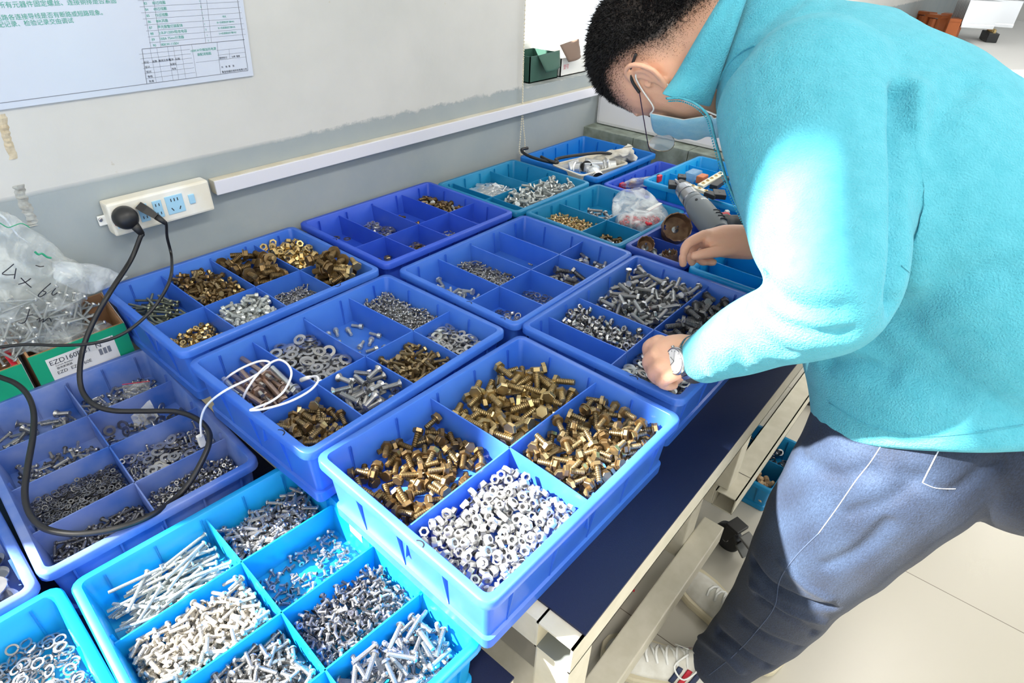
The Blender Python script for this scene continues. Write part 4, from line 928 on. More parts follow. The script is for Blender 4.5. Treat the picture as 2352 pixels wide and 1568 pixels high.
for _ in range(75000):
    d_ = rg.normal(size=3); d_ /= np.linalg.norm(d_)
    o_ = HC+(L_*d_[0]+U_*d_[1]+Fw*d_[2])*.2
    hit = bvh_p.ray_cast(Vector(o_), Vector(HC-o_), .2)
    if hit[0] is None: continue
    p = np.array(hit[0]); n_ = np.array(hit[1]); n_ = n_ if n_ @ (p-HC) > 0 else -n_
    r_ = p-HC; l, u, f = r_ @ L_, r_ @ U_, r_ @ Fw
    h = float(hairline(np.array(l), np.array(u), np.array(f)))
    if f > .085 or u < -.085: continue
    flow = _n(Fw*(.9 if u > .03 else .3)-U_*.1+rg.normal(size=3)*.55)
    if h > -.004+rg.normal()*.004 and f < .078:
        if cnt > 19000: continue
        cnt += 1
        lock(p-n_*.002, n_, flow, rg.uniform(.006,.0125)*(1.0 if h > .01 else .6), .0009)
    elif h > -.058 and rg.random() < np.clip((h+.062)/.06, 0, 1)**1.3*.95 and abs(l) < .083 and not (abs(l) > .078 and u < .02):
        lock(p-n_*.0005, n_, flow, .0022+.005*np.clip((h+.03)/.03, 0, 1), .00028)
hair = mesh_obj('hair', hv, hf_, M_hair, person)
# ---------------------------------------------------------------- fleece jacket
def fleece_material():
    m = mat('turquoise_fleece', lin((82,172,192)), .85, c2=lin((90,178,198)), nscale=60, sheen=.12, bump=1.0, bscale=420, spec=.2)
    for nd in m.node_tree.nodes:
        if nd.type == 'BUMP': nd.inputs['Strength'].default_value = .75; nd.inputs['Distance'].default_value = .0035
    return m
M_fleece = fleece_material()
arm_l = lofted([px(1842,215,.765,190,.085), px(1868,360,.735,187,.088), px(1893,500,.70,172,.082), px(1908,600,.665,156,.076), px(1902,672,.65,142,.070), px(1842,724,.675,112,.064), px(1768,752,.725,94,.060), px(1690,786,.78,80,.054), px(1622,818,.83,62,.042)])
arm_r = lofted([(SHR, .085, .085), ((SHR+ELR)/2, .075, .075), (ELR, .066, .066), ((ELR+WRR)/2, .055, .055), (WRR*.93+ELR*.07, .040, .040)])
XB = .985
def pdep(u, v):
    h = bvh_p.ray_cast(Vector(CAM), Vector(ray(u, v)).normalized()); return (RW.T @ (np.array(h[0])-CAM))[2] if h[0] is not None else .9
torso = lofted([((XB,-.125,.93), .19, .15), ((XB,-.075,.995), .205, .165), ((XB,.03,1.085), .205, .150), ((XB,.13,1.155), .205, .138), ((XB,.22,1.215), .185, .108), ((XB,.285,1.245), .12, .085)], up=(0,-.65,.75), n=32)
yoke = [lofted([px(1732,236,pdep(1700,232)+.022,86,.064), px(1768,130,pdep(1730,130)+.030,104,.07), px(1798,0,pdep(1770,20)+.045,106,.076)], cb1=.45), lofted([(NECK_B-np.array([.0,.05,.012]), .085, .085), (SHL-np.array([-.02,0,.0]), .088, .088)], up=(0,0,1)), lofted([(NECK_B-np.array([.0,.05,.012]), .085, .085), (SHR, .088, .088)], up=(0,0,1))]
flap = lofted([px(2080,640,.87,250,.15), px(2110,760,.86,252,.155), px(2140,860,.855,262,.155), px(2160,940,.85,270,.155), px(2164,975,.85,268,.152)], n=36, cb0=.5, cb1=.12)
def hitpts(bv, pxs, nsub=4):
    out = []
    for q in spline([np.array(p, float) for p in pxs], nsub):
        r = Vector(ray(*q)).normalized(); h = bv.ray_cast(Vector(CAM), r)
        if h[0] is not None and (not out or np.linalg.norm(np.array(h[0])-out[-1]) < .06): out.append(np.array(h[0]))
    return out
def jacket_folds(co, no, bv):
    rng2 = np.random.default_rng(5)
    def ridge(pxs, d, amp, w_):
        nonlocal co
        pts = hitpts(bv, pxs)
        if len(pts) < 2: return
        ds = line_dist(co, pts); co = co+no*(1.15*amp*np.exp(-(ds/w_)**2))[:,None]
    R = lambda pxs, d, amp, w_=.012: ridge(pxs, d, amp, w_)
    # elbow creases
    R([(1740,640),(1800,690),(1850,712),(1930,715)], [.68,.66,.62,.60], -.009, .012)
    R([(1730,690),(1790,740),(1870,765),(1950,765)], [.70,.67,.64,.61], -.007, .009)
    R([(1765,610),(1830,655),(1900,668)], [.66,.64,.60], .004, .014)
    R([(1745,665),(1810,722),(1890,742)], [.69,.66,.62], .004, .013)
    R([(1700,705),(1745,775),(1800,815)], [.74,.71,.69], -.005, .013)
    R([(1655,745),(1690,800),(1700,850)], [.79,.78,.77], -.004, .012)
    R([(1675,730),(1720,790),(1745,835)], [.77,.75,.73], .003, .013)
    R([(1618,770),(1632,815),(1640,862)], [.82,.82,.82], .003, .010)
    # armhole fold down the back and drag lines on the flank
    R([(2062,215),(2068,330),(2070,480),(2072,600),(2060,700)], [.74,.72,.70,.69,.68], -.016, .013)
    R([(2095,215),(2100,330),(2105,480),(2100,640)], [.76,.76,.76,.76], .010, .018)
    R([(2110,330),(2170,250),(2230,190)], [.78,.79,.80], -.006, .016)
    R([(2090,560),(2160,450),(2240,360)], [.78,.79,.80], -.008, .016)
    R([(2085,640),(2180,560),(2300,500)], [.78,.80,.80], .007, .020)
    R([(2090,720),(2190,650),(2310,620)], [.78,.80,.80], -.007, .018)
    R([(1900,830),(1960,835),(2030,860)], [.76,.76,.76], -.012, .014)
    R([(2000,790),(2080,850),(2190,900)], [.74,.76,.78], -.008, .018)
    R([(1860,520),(1880,420),(1860,320)], [.66,.66,.67], -.004, .03)
    lo = np.sin(co[:,0]*31+np.cos(co[:,1]*27)*2)*np.cos(co[:,2]*36+co[:,1]*17)*.0022
    return co+no*lo[:,None]
jacket = fuse('fleece_jacket', [arm_l, arm_r, torso, flap]+yoke, M_fleece, voxel=.0046, smooth=9, parent=person, deform=jacket_folds)
jb = BVHTree.FromPolygons([v.co[:] for v in jacket.data.vertices], [tuple(p.vertices) for p in jacket.data.polygons])
def on(b_, u, v, off=.001):
    r = ray(u, v); h = b_.ray_cast(Vector(CAM), Vector(r).normalized())
    if h[0] is None: return None
    return np.array(h[0])+np.array(h[1])*off*(1 if Vector(h[1]).dot(Vector(r)) < 0 else -1)
def seam(b_, pxs, name, m, r=.0022, parent=None, flat=.5, off=.0005, n=6):
    pts = [on(b_, *q, off) for q in spline([np.array(p, float) for p in pxs], n)]; pts = [p for p in pts if p is not None]
    keep = [pts[0]]
    for p in pts[1:]:
        if np.linalg.norm(p-keep[-1]) < .05: keep.append(p)
    o = MB().tube(keep, r, 6, flat=flat).build(name, m, parent, smooth=True); return o
seam(jb, [(1636,265),(1652,190),(1690,130),(1760,97),(1850,92),(1935,108),(1995,138),(2050,172)], 'shoulder_seam', M_fleece, .0026, person)
seam(jb, [(1905,925),(1990,975),(2100,1000),(2220,995),(2350,975)], 'hem_seam', M_fleece, .0014, person)
seam(jb, [(2070,610),(2100,640),(2140,720),(2155,800),(2152,900),(2150,1010)], 'side_seam', M_fleece, .0012, person)
# standing collar: an open folded band of fleece round the neck
def collar():
    def near(u, v, off):
        r = Vector(ray(u, v)).normalized(); best = None
        for bb in (bvh_p, jb):
            h = bb.ray_cast(Vector(CAM), r)
            if h[0] is not None and (best is None or h[3] < best): best = h[3]
        return CAM+np.array(r)*((best or 1.0)-off)
    def smooth_depth(pp, offs):
        q = [near(u, v, o) for (u, v), o in zip(pp, offs)]; d = [np.linalg.norm(x-CAM) for x in q]
        d2 = [min(d[max(i-1,0)], d[i], d[min(i+1,len(d)-1)])*.5+d[i]*.5 for i in range(len(d))]
        return [CAM+_n(ray(u, v))*x for (u, v), x in zip(pp, d2)]
    rim = smooth_depth([(1700,-70), (1655,-5), (1618,55), (1580,120), (1548,175), (1521,214)], [.020,.020,.020,.021,.022,.024])
    rim[-1] = P(1519,216,.868)
    root = smooth_depth([(1765,-90), (1722,-15), (1700,45), (1678,110), (1655,175), (1632,246)], [.004,.004,.004,.004,.004,.006])
    rim2 = [P(1700,-90,1.10), P(1600,-60,1.22)]
    v = []; f = []; n = 10
    A = spline(rim, 5); B_ = spline(root, 5); K = len(A)
    nrm = -_n(ray(1600, 120))
    for s in (0, 1):
        for k in range(K):
            for j in range(n+1):
                t = j/n; p = A[k]*(1-t)+B_[k]*t
                bulge = math.sin(PI*t)*.010+.003*math.sin(3*PI*t)
                p = p+nrm*(bulge+(.0045 if s == 0 else -.0045)*(1.0))
                v.append(p)
    W_ = n+1
    for k in range(K-1):
        for j in range(n):
            q = (k*W_+j, k*W_+j+1, (k+1)*W_+j+1, (k+1)*W_+j); f.append(q); f.append(tuple(i+K*W_ for i in q[::-1]))
    for k in range(K-1):
        for j in (0, n): q = (k*W_+j, (k+1)*W_+j, (k+1)*W_+j+K*W_, k*W_+j+K*W_); f.append(q)
    for j in range(n):
        for k in (0, K-1): q = (k*W_+j, k*W_+j+1, k*W_+j+1+K*W_, k*W_+j+K*W_); f.append(q)
    o = mesh_obj('collar', v, f, M_fleece, person); 
    bm = bmesh.new(); bm.from_mesh(o.data); bmesh.ops.recalc_face_normals(bm, faces=bm.faces[:]); bm.to_mesh(o.data); bm.free()
    sb = o.modifiers.new('s', 'SUBSURF'); sb.levels = 1; sb.render_levels = 1
    o.data.polygons.foreach_set('use_smooth', [True]*len(o.data.polygons))
    # ring of the collar behind the neck
    ring = []
    for k in range(20):
        a = 2*PI*k/20; c = NECK_B+U_*.045+np.array([0,0,-.012]); e1 = L_; e2 = np.cross(U_, L_)
        ring.append(c+e1*math.cos(a)*.088+e2*math.sin(a)*.085)
    return o
collar()
# front placket with its zip teeth along the chest edge
def zip_line():
    pts = [P(1532,226,.866), P(1565,226,.875), P(1600,240,.872), P(1628,268,.868), P(1640,310,.868), P(1652,355,.872), P(1668,410,.872), P(1690,465,.872), P(1715,515,.875), P(1738,555,.88)]
    S = spline(pts, 8)
    MB().tube(S, .0035, 6, flat=.5).build('zip_tape', M_fleece, person, smooth=True)
    b = MB()
    tot = 0; last = S[0]
    teeth = []
    D = spline(pts, 30); acc = 0
    for i in range(1, len(D)):
        acc += np.linalg.norm(D[i]-D[i-1])
        if acc > .0032:
            acc = 0; p = D[i]; t = _n(D[i]-D[i-1]); s = _n(np.cross(t, ray(1650,350))); s = s if (s @ (P(1500,500,.87)-p)) > 0 else -s
            teeth.append(p+s*.004)
    for p in teeth:
        b.box(p[0]-.0009, p[0]+.0009, p[1]-.0009, p[1]+.0009, p[2]-.0009, p[2]+.0009)
    b.build('zip_teeth', mat('teal_zip', lin((40,150,170)), .5), person)
    MB().tube([P(1722,475,.85), P(1712,480,.85), P(1701,492,.85), P(1698,497,.85), P(1703,495,.85), P(1713,486,.85)], .0009, 5).build('drawcord_loop', mat('cord', lin((80,190,215)), .6), person)
zip_line()
# ---------------------------------------------------------------- jeans
def denim_material():
    m = bpy.data.materials.new('blue_denim'); m.use_nodes = True; N = m.node_tree.nodes; L = m.node_tree.links; b = N['Principled BSDF']
    tc = N.new('ShaderNodeTexCoord')
    def noise(s, d=3, st=None):
        n = N.new('ShaderNodeTexNoise'); n.inputs['Scale'].default_value = s; n.inputs['Detail'].default_value = d
        if st:
            mp = N.new('ShaderNodeMapping'); mp.inputs['Scale'].default_value = st; L.new(tc.outputs['Object'], mp.inputs[0]); L.new(mp.outputs[0], n.inputs['Vector'])
        else: L.new(tc.outputs['Object'], n.inputs['Vector'])
        return n.outputs['Fac']
    def ramp(f, p0, p1, c0, c1):
        r = N.new('ShaderNodeValToRGB'); r.color_ramp.elements[0].position = p0; r.color_ramp.elements[1].position = p1
        r.color_ramp.elements[0].color = (*c0,1); r.color_ramp.elements[1].color = (*c1,1); L.new(f, r.inputs[0]); return r.outputs[0]
    at = N.new('ShaderNodeAttribute'); at.attribute_name = 'fade'
    a_ = ramp(noise(700, 2, (1,1,.25)), .35, .65, lin((15,27,47)), lin((29,43,68)))
    c_ = ramp(noise(600, 2, (1,1,.3)), .35, .65, lin((36,54,80)), lin((54,74,104)))
    mx = N.new('ShaderNodeMix'); mx.data_type = 'RGBA'; L.new(at.outputs['Fac'], mx.inputs['Factor']); L.new(a_, mx.inputs[6]); L.new(c_, mx.inputs[7])
    L.new(mx.outputs[2], b.inputs['Base Color']); b.inputs['Roughness'].default_value = .8; b.inputs['Sheen Weight'].default_value = .04
    bp = N.new('ShaderNodeBump'); bp.inputs['Distance'].default_value = .002; bp.inputs['Strength'].default_value = .5; L.new(noise(420, 3), bp.inputs['Height']); L.new(bp.outputs[0], b.inputs['Normal'])
    return m
M_denim = denim_material()
leg_l = lofted([px(2120,960,.87,230,.135), px(2050,1050,.88,195,.125), px(1975,1140,.92,168,.105), px(1900,1230,.98,146,.092), px(1838,1308,1.04,118,.078), px(1800,1370,1.10,104,.072), px(1745,1435,1.19,88,.070), px(1690,1488,1.27,72,.066), px(1650,1518,1.32,60,.062)])
leg_r = lofted([(HIPR+np.array([0,-.02,.0]), .115, .115), (HIPR*.5+KNR*.5+np.array([0,-.035,0]), .10, .10), (KNR, .08, .08), ((KNR+ANR)/2+np.array([.0,-.03,0]), .068, .068), (ANR+np.array([.0,-.01,.01]), .058, .058)])
seat = lofted([((XB-.1,-.13,.87), .12, .12), ((XB+.1,-.13,.87), .12, .12)], up=(0,0,1))
butt = [ell((XB-.085,-.165,.85), (.105,.115,.135)), ell((XB+.085,-.165,.85), (.105,.115,.135)), lofted([((XB,-.06,.80), .16, .12), ((XB,-.12,.93), .165, .13)], up=(0,-1,0))]
def jeans_folds(co, no, bv):
    def R(pxs, d, amp, w_):
        nonlocal co
        pts = hitpts(bv, pxs)
        if len(pts) < 2: return
        ds = line_dist(co, pts); co = co+no*(1.3*amp*np.exp(-(ds/w_)**2))[:,None]
    R([(1728,1290),(1770,1345),(1850,1385),(1905,1395)], 0, -.009, .009)
    R([(1800,1300),(1850,1345),(1900,1372)], 0, .004, .010)
    R([(1730,1345),(1800,1395),(1890,1425)], [1.05,1.06,1.08], .006, .010)
    R([(1745,1370),(1810,1415),(1870,1455)], [1.08,1.09,1.12], -.006, .009)
    R([(1700,1420),(1760,1460),(1830,1490)], [1.14,1.15,1.17], -.005, .010)
    R([(1650,1450),(1710,1500),(1760,1530)], [1.22,1.22,1.24], -.007, .010)
    R([(1610,1465),(1660,1500),(1700,1540)], [1.28,1.27,1.27], .006, .009)
    R([(1840,1050),(1920,1090),(2000,1080)], [.86,.84,.82], -.004, .012)
    R([(1950,1180),(2040,1150),(2120,1090)], [.90,.86,.83], -.004, .010)
    R([(1900,1300),(1980,1260),(2040,1200)], [.98,.94,.90], -.005, .010)
    R([(2080,1090),(2180,1130),(2280,1060)], [.80,.80,.80], -.004, .010)
    return co+no*(np.sin(co[:,0]*47+co[:,2]*23)*np.cos(co[:,1]*51-co[:,2]*37)*.0014)[:,None]
jeans = fuse('jeans', [leg_l, leg_r, seat]+butt, M_denim, voxel=.0048, smooth=7, parent=person, deform=jeans_folds)
jco = np.array([v.co[:] for v in jeans.data.vertices])
fd = np.exp(-(line_dist(jco, [P(1900,1040,.86), P(1850,1200,.92), P(1850,1250,.97)])/.085)**2)*.75+np.exp(-(line_dist(jco, [P(2100,1080,.80), P(2000,1250,.92)])/.07)**2)*.45
fd *= .6+.5*np.sin(jco[:,0]*60+jco[:,2]*45)*np.sin(jco[:,1]*70)
fa = jeans.data.attributes.new('fade', 'FLOAT', 'POINT'); fa.data.foreach_set('value', np.clip(fd, 0, 1).astype('f'))
je = BVHTree.FromPolygons([v.co[:] for v in jeans.data.vertices], [tuple(p.vertices) for p in jeans.data.polygons])
M_st = mat('pale_stitching', lin((205,210,222)), .7)
seam(je, [(2026,1020),(2000,1060),(1965,1105),(1920,1170),(1880,1225)], 'side_stitching', M_st, .0006, person)
seam(je, [(1880,1225),(1830,1275),(1792,1330),(1780,1390),(1745,1440),(1690,1500),(1628,1550)], 'leg_seam', mat('denim_seam', lin((60,74,100)), .8), .0009, person)
seam(je, [(2160,1025),(2140,1065),(2119,1108)], 'pocket_stitching', M_st, .0008, person)
seam(je, [(2119,1108),(2150,1120),(2195,1122)], 'pocket_stitching', M_st, .0006, person)
# ---------------------------------------------------------------- trainers
M_shoe = mat('white_leather', lin((226,224,216)), .5, c2=lin((206,202,190)), nscale=30)
M_sole = mat('worn_sole', lin((208,198,170)), .6)
M_navy = mat('navy_stripe', lin((40,52,84)), .5); M_redst = mat('red_stripe', lin((196,36,56)), .5)
def trainer(ank, toe_dir, yaw_label):
    # y forward, z up, origin under the heel
    root = empty('trainer'); root.parent = person
    d_ = Vector((toe_dir[0], toe_dir[1], 0)).normalized(); ang = math.atan2(d_.y, d_.x)-PI/2
    root.location = Vector((ank[0], ank[1], 0))-d_*.075; root.rotation_euler = (0,0,ang)
    rows = [(-.012,.012,.055,.040),(.0,.030,.062,.078),(.03,.034,.058,.095),(.07,.035,.05,.098),(.11,.037,.045,.088),(.15,.042,.038,.070),(.19,.046,.032,.055),(.23,.044,.028,.046),(.262,.030,.024,.038),(.274,.012,.022,.026)]
    n = 20; v = []; f = []; R_ = spline([np.array(r) for r in rows], 3)
    for y, w_, _z, top in R_:
        for i in range(n):
            a = 2*PI*i/n; x = w_*math.copysign(abs(math.cos(a))**.8, math.cos(a)); z = .022+(top-.022)*max(0, math.sin(a))**.9 if math.sin(a) > 0 else .022
            v.append((x*(1-.35*max(0, math.sin(a))), y, z))
    K = len(R_)
    for k in range(K-1):
        for i in range(n): j = (i+1) % n; f.append((k*n+i,k*n+j,(k+1)*n+j,(k+1)*n+i))
    f += [tuple(range(n)), tuple((K-1)*n+i for i in range(n-1,-1,-1))]
    up_ = mesh_obj('shoe_upper', v, f, M_shoe, root, smooth=True)
    b = MB(); v = []; f = []
    for z, g_ in ((0,.001),(.004,.004),(.02,.005),(.027,.003)):
        for y, w_ in [(-.018,.014),(-.012,.026),(0,.036),(.04,.038),(.1,.038),(.15,.044),(.20,.049),(.24,.044),(.268,.030),(.278,.012)]: v.append((w_+g_, y+(g_ if y > .1 else -g_), z))
        for y, w_ in [(-.018,.014),(-.012,.026),(0,.036),(.04,.038),(.1,.038),(.15,.044),(.20,.049),(.24,.044),(.268,.030),(.278,.012)][::-1]: v.append((-w_-g_, y+(g_ if y > .1 else -g_), z))
    for k in range(3):
        for i in range(20): j = (i+1) % 20; f.append((k*20+i,k*20+j,(k+1)*20+j,(k+1)*20+i))
    f += [tuple(range(19,-1,-1)), tuple(60+i for i in range(20))]
    mesh_obj('sole', v, f, M_sole, root, smooth=False)
    ub = BVHTree.FromPolygons([q.co[:] for q in up_.data.vertices], [tuple(p.vertices) for p in up_.data.polygons])
    def top(x, y, off=.002):
        h = ub.ray_cast(Vector((x, y, .2)), Vector((0,0,-1))); return np.array(h[0])+np.array([0,0,off]) if h[0] else np.array([x,y,.05])
    for k in range(6):
        y = .075+.021*k
        MB().tube([top(-.022,y), top(-.008,y+.006,.004), top(.008,y+.006,.004), top(.022,y)], .0032, 6, flat=.4).build('lace', M_white, root, smooth=True)
        if k < 5: MB().tube([top(-.022,y), top(0,y+.012,.004), top(.022,y+.02)], .0032, 6, flat=.4).build('lace', M_white, root, smooth=True)
    for s in (-1, 1): MB().tube(spline([top(0,.08,.006), top(s*.02,.07,.016), top(s*.038,.10,.02), top(s*.026,.125,.012), top(s*.006,.10,.008)], 5), .0024, 6, flat=.5).build('lace_bow', M_white, root, smooth=True)
    def side(s, y, z):
        h = ub.ray_cast(Vector((s*.2, y, z)), Vector((-s,0,0))); return np.array(h[0])+np.array([s*.0012,0,0]) if h[0] else None
    for s in (-1, 1):
        for y, m in ((.085, M_navy), (.105, M_redst), (.125, M_navy)):
            pts = [side(s, y-.012*k/5*1.2, .028+.008*k) for k in range(6)]; pts = [p for p in pts if p is not None]
            if len(pts) > 2: MB().tube(pts, .0065, 6, flat=.25).build('stripe', m, root, smooth=True)
    return root
trainer((.832,.112), (-.42,.9), 'near'); trainer((1.0,.062), (.28,.97), 'far')
# ---------------------------------------------------------------- glasses, mask, watch
def glasses():
    root = empty('glasses'); root.parent = person
    fr = mat('thin_gold_frame', (.55,.42,.30), .25, .9)
    ctr = lambda s: H_(s*.034, -.040, .128)      # slipped down the nose, away from the eyes
    for s in (1, -1):
        pts = []
        for k in range(28):
            a = 2*PI*k/28; pts.append(ctr(s)+L_*math.cos(a)*.027+U_*math.sin(a)*.021+Fw*(-.004*math.cos(a)**2))
        MB().tube(pts, .0009, 6, close=True).build('rim', fr, root, smooth=True)
        v = [ctr(s)+Fw*.0015]+pts; b = MB(); b.add(v, [(0, k+1, (k+1) % 28+1) for k in range(28)]); v2 = [p-Fw*.0015 for p in v]; b.add(v2, [(0, (k+1) % 28+1, k+1) for k in range(28)])
        b.build('lens', mat('lens', (.9,.93,.97), .02, 0, alpha=.35, spec=1.0, coat=1), root)
        h = H_(s*.066, -.030, .122)
        MB().tube(spline([ctr(s)+L_*s*.027, h, H_(s*.077,-.018,.07), H_(s*.0815,-.004,.018)], 6), .0008, 6).build('temple_arm', mat('dark_temple', (.06,.03,.08), .3, .6), root, smooth=True)
        MB().tube(spline([H_(s*.0815,-.004,.018), H_(s*.084,.010,.0), H_(s*.082,.014,-.018), H_(s*.080,.010,-.040)], 6), .0024, 8).build('ear_tip', M_dark, root, smooth=True)
    MB().tube([ctr(1)-L_*.026, H_(0,-.034,.126), ctr(-1)+L_*.026], .0009, 6).build('bridge', fr, root)
for s_ in (1,-1): MB().tube(spline([H_(s_*.020,-.014,.080), H_(s_*.032,-.017,.083), H_(s_*.046,-.014,.076)], 5), .0012, 6).build('eyelashes', M_hair, person)
glasses()
def face_mask():
    root = empty('face_mask'); root.parent = person
    mm = mat('pale_blue_mask', lin((150,212,236)), .8, c2=lin((166,220,240)), nscale=80, bump=.5, bscale=500, transl=.15)
    # pleated shell over nose, mouth and chin
    v = []; f = []; nu, nv = 24, 22
    for j in range(nv+1):
        t = j/nv; u = -.026-.108*t
        pl = .0028*math.sin(t*PI*7)
        fwd = .114-.004*t if t < .5 else .112-.030*(t-.5)*1.6
        for i in range(nu+1):
            s = -1+2*i/nu; l = s*.078
            dep = fwd*(1-.02)-(abs(s)**2.2)*.062*(1 if t < .9 else .9)
            puff = .010*math.cos(s*PI/2)
            v.append(H_(l*(1-.1*t), u, dep+puff+pl*math.cos(s*PI/2)))
    W_ = nu+1
    for j in range(nv):
        for i in range(nu): f.append((j*W_+i, j*W_+i+1, (j+1)*W_+i+1, (j+1)*W_+i))
    o = mesh_obj('mask_cloth', v, f, mm, root, smooth=True); so = o.modifiers.new('t', 'SOLIDIFY'); so.thickness = .0012
    # white top binding and ear loops
    MB().tube([v[i] for i in range(W_)], .0015, 6, flat=.5).build('top_binding', M_white, root, smooth=True)
    for s, k in ((1, nu), (-1, 0)):
        a = np.array(v[k]); z = np.array(v[nv*W_+k])
        MB().tube([np.array(v[j*W_+k]) for j in range(nv+1)], .0016, 6, flat=.5).build('side_binding', M_white, root, smooth=True)
        loop = [a, H_(s*.082,-.030,.035), H_(s*.083,-.005,.008), H_(s*.086,.004,-.012), H_(s*.086,-.012,-.028), H_(s*.084,-.036,-.016), H_(s*.078,-.070,.012), z]
        MB().tube(spline(loop, 6), .0013, 6).build('ear_loop', M_white, root, smooth=True)
face_mask()
def watch():
    root = empty('wristwatch'); root.parent = person
    ax = _n(WRL-ELB); c = WRL-ax*.002
    vd = -_n(ray(1573, 806)); upw = _n(vd-ax*(vd @ ax)); sd = np.cross(ax, upw)
    # turn the face a little towards the back of the wrist
    upw = _n(upw*.9-sd*.0+np.array([0,0,.35])-ax*0); upw = _n(upw-ax*(upw @ ax)); sd = np.cross(ax, upw)
    b = MB()
    n = 26
    for k in range(n):
        a0 = 2*PI*k/n
        if abs(((a0-PI/2+PI) % (2*PI))-PI) < .42: continue
        p = c+(sd*math.cos(a0)*.0315+upw*math.sin(a0)*.0285); t_ = _n(-sd*math.sin(a0)*.0315+upw*math.cos(a0)*.0285); r_ = np.cross(t_, ax)
        vs = [p+t_*x*.0032+ax*y*.0085+r_*z*.0013 for z in (-1,1) for y in (-1,1) for x in (-1,1)]
        b.add(vs, [(0,2,3,1),(4,5,7,6),(0,1,5,4),(2,6,7,3),(0,4,6,2),(1,3,7,5)])
    b.build('bracelet', M_steel, root)
    Mx = Matrix([[sd[i], ax[i], upw[i], (c+upw*.0295)[i]] for i in range(3)]+[[0,0,0,1]])
    b = MB(); b.M = Mx; b.lathe([(.017,-.004),(.0195,-.003),(.0198,.002),(.0185,.005),(.0172,.0052),(.017,.0044)], 36); b.build('case', M_steel, root, smooth=True)
    b = MB(); b.M = Mx; b.lathe([(.0172,.0040),(.0172,.0045),(.00001,.0045)], 36); b.build('dial', mat('white_dial', lin((236,236,232)), .3), root)
    b = MB(); b.M = Mx
    for k in range(12):
        a = PI*k/6; b.tube([(math.cos(a)*.0135,math.sin(a)*.0135,.0047),(math.cos(a)*.0155,math.sin(a)*.0155,.0047)], .0004, 4)
    for a, l in ((.6,.009),(1.9,.013),(-.4,.014)): b.tube([(0,0,.0049),(math.cos(a)*l,math.sin(a)*l,.0049)], .0004 if l < .0135 else .00018, 4)
    b.build('hands_and_marks', M_dark, root)
    b = MB(); b.M = Mx @ Matrix.Translation((.0205,0,.001)) @ Matrix.Rotation(PI/2, 4, 'Y'); b.lathe([(.0022,-.0015),(.0022,.0015)], 10); b.build('crown', M_steel, root)
watch()
# ---------------------------------------------------------------- on the wall
def on_wall(u, v, y=WY): q = ony(u, v, y); return q[0], q[2]
# poster
M_poster = mat('poster_laminate', lin((192,200,214)), .28, c2=lin((200,205,218)), nscale=3)
M_line = mat('grey_print', lin((120,124,134)), .5); M_gtxt = mat('green_ink', lin((70,160,140)), .5); M_dtxt = mat('dark_print', lin((60,64,74)), .5)
po = empty('wall_poster', (0,0,0), label='large pale printed assembly chart hanging on the wall, green Chinese text and table', cat='poster')
PYF = WY-.004
b = MB(); b.add([(-.25,WY-.0015,1.139),(.6455,WY-.0015,1.139),(.683,WY-.0015,1.75),(-.25,WY-.0015,1.75),(-.25,PYF,1.139),(.6455,PYF,1.139),(.683,PYF,1.75),(-.25,PYF,1.75)], [(0,3,2,1),(4,5,6,7),(0,1,5,4),(1,2,6,5),(2,3,7,6),(3,0,4,7)])
b.build('sheet', M_poster, po)
def pline(b, x0, z0, x1, z1, w_=.0004):
    dx, dz = x1-x0, z1-z0; l = math.hypot(dx, dz); nx, nz = -dz/l*w_, dx/l*w_; y = PYF-.0003
    b.add([(x0+nx,y,z0+nz),(x0-nx,y,z0-nz),(x1-nx,y,z1-nz),(x1+nx,y,z1+nz)], [(0,1,2,3)])
b = MB()
pline(b, -.24, 1.1475, .636, 1.149, .0005); pline(b, .636, 1.149, .655, 1.5, .0005)
sk = lambda x, z: x+(z-1.149)*.075      # the sheet hangs a little askew
T0, T1 = 1.149, 1.2025
pline(b, .448, T0, sk(.452, T1), T1, .0005); pline(b, sk(.452, T1), T1, .641, T1, .0005)
for z in (1.157, 1.165, 1.173, 1.181, 1.188, 1.195): pline(b, .449, z, .535, z, .00022)
for x in (.464, .475, .493, .503, .5155, .5355): pline(b, x, T0, sk(x+.001, T1), T1, .00022)
pline(b, .540, 1.173, .600, 1.173, .0002); pline(b, .581, T0, sk(.583, T1), T1, .0003); pline(b, .583, 1.181, .638, 1.181, .0002); pline(b, .583, 1.189, .638, 1.189, .0002); pline(b, .583, 1.173, .638, 1.173, .0002); pline(b, .605, 1.173, .607, 1.189, .0002)
for k in range(9):
    z = 1.2108+.0089*k; pline(b, .4705, z, .6455, z+.0002, .00022)
for x in (.4705, .487, .566, .577): pline(b, x, 1.2025, sk(x, 1.29), 1.29, .00025)
b.build('printed_lines', M_line, po)
def wtext(s, x, z, size, m, name='lettering', align='LEFT'):
    Mx = Matrix.Translation((x, PYF-.0004, z)) @ Matrix.Rotation(PI/2, 4, 'X')
    return text_mesh(s, size, name, m, po, Mx, align, ext=.00005)
for k, (a_, s_, q_, n_) in enumerate((('90','80KW-1100V','1',''),('89','200A 75mv分流器','1','5×4支座固定扩展M42'),('88','2.0UF1200V吸收电容','3','长×支座固定扩展M42'),('87','声光报警灯装配体','1','长×支座固定扩展M42'),('86','80K风扇','1','线长'),('85','15过线圈','1',''),('84','60过线圈','2',''),('83','80过线圈','1',''),('82','60过线圈','1',''))):
    z = 1.2045+.0089*k
    wtext(a_, .4775+.0005*k, z, .0052, M_gtxt, align='CENTER'); wtext(s_, .4885+.0005*k, z, .0054, M_gtxt); wtext(q_, .572, z, .0045, M_gtxt, align='CENTER')
    if n_: wtext(n_, .611, z+.001, .0036, M_gtxt, align='CENTER')
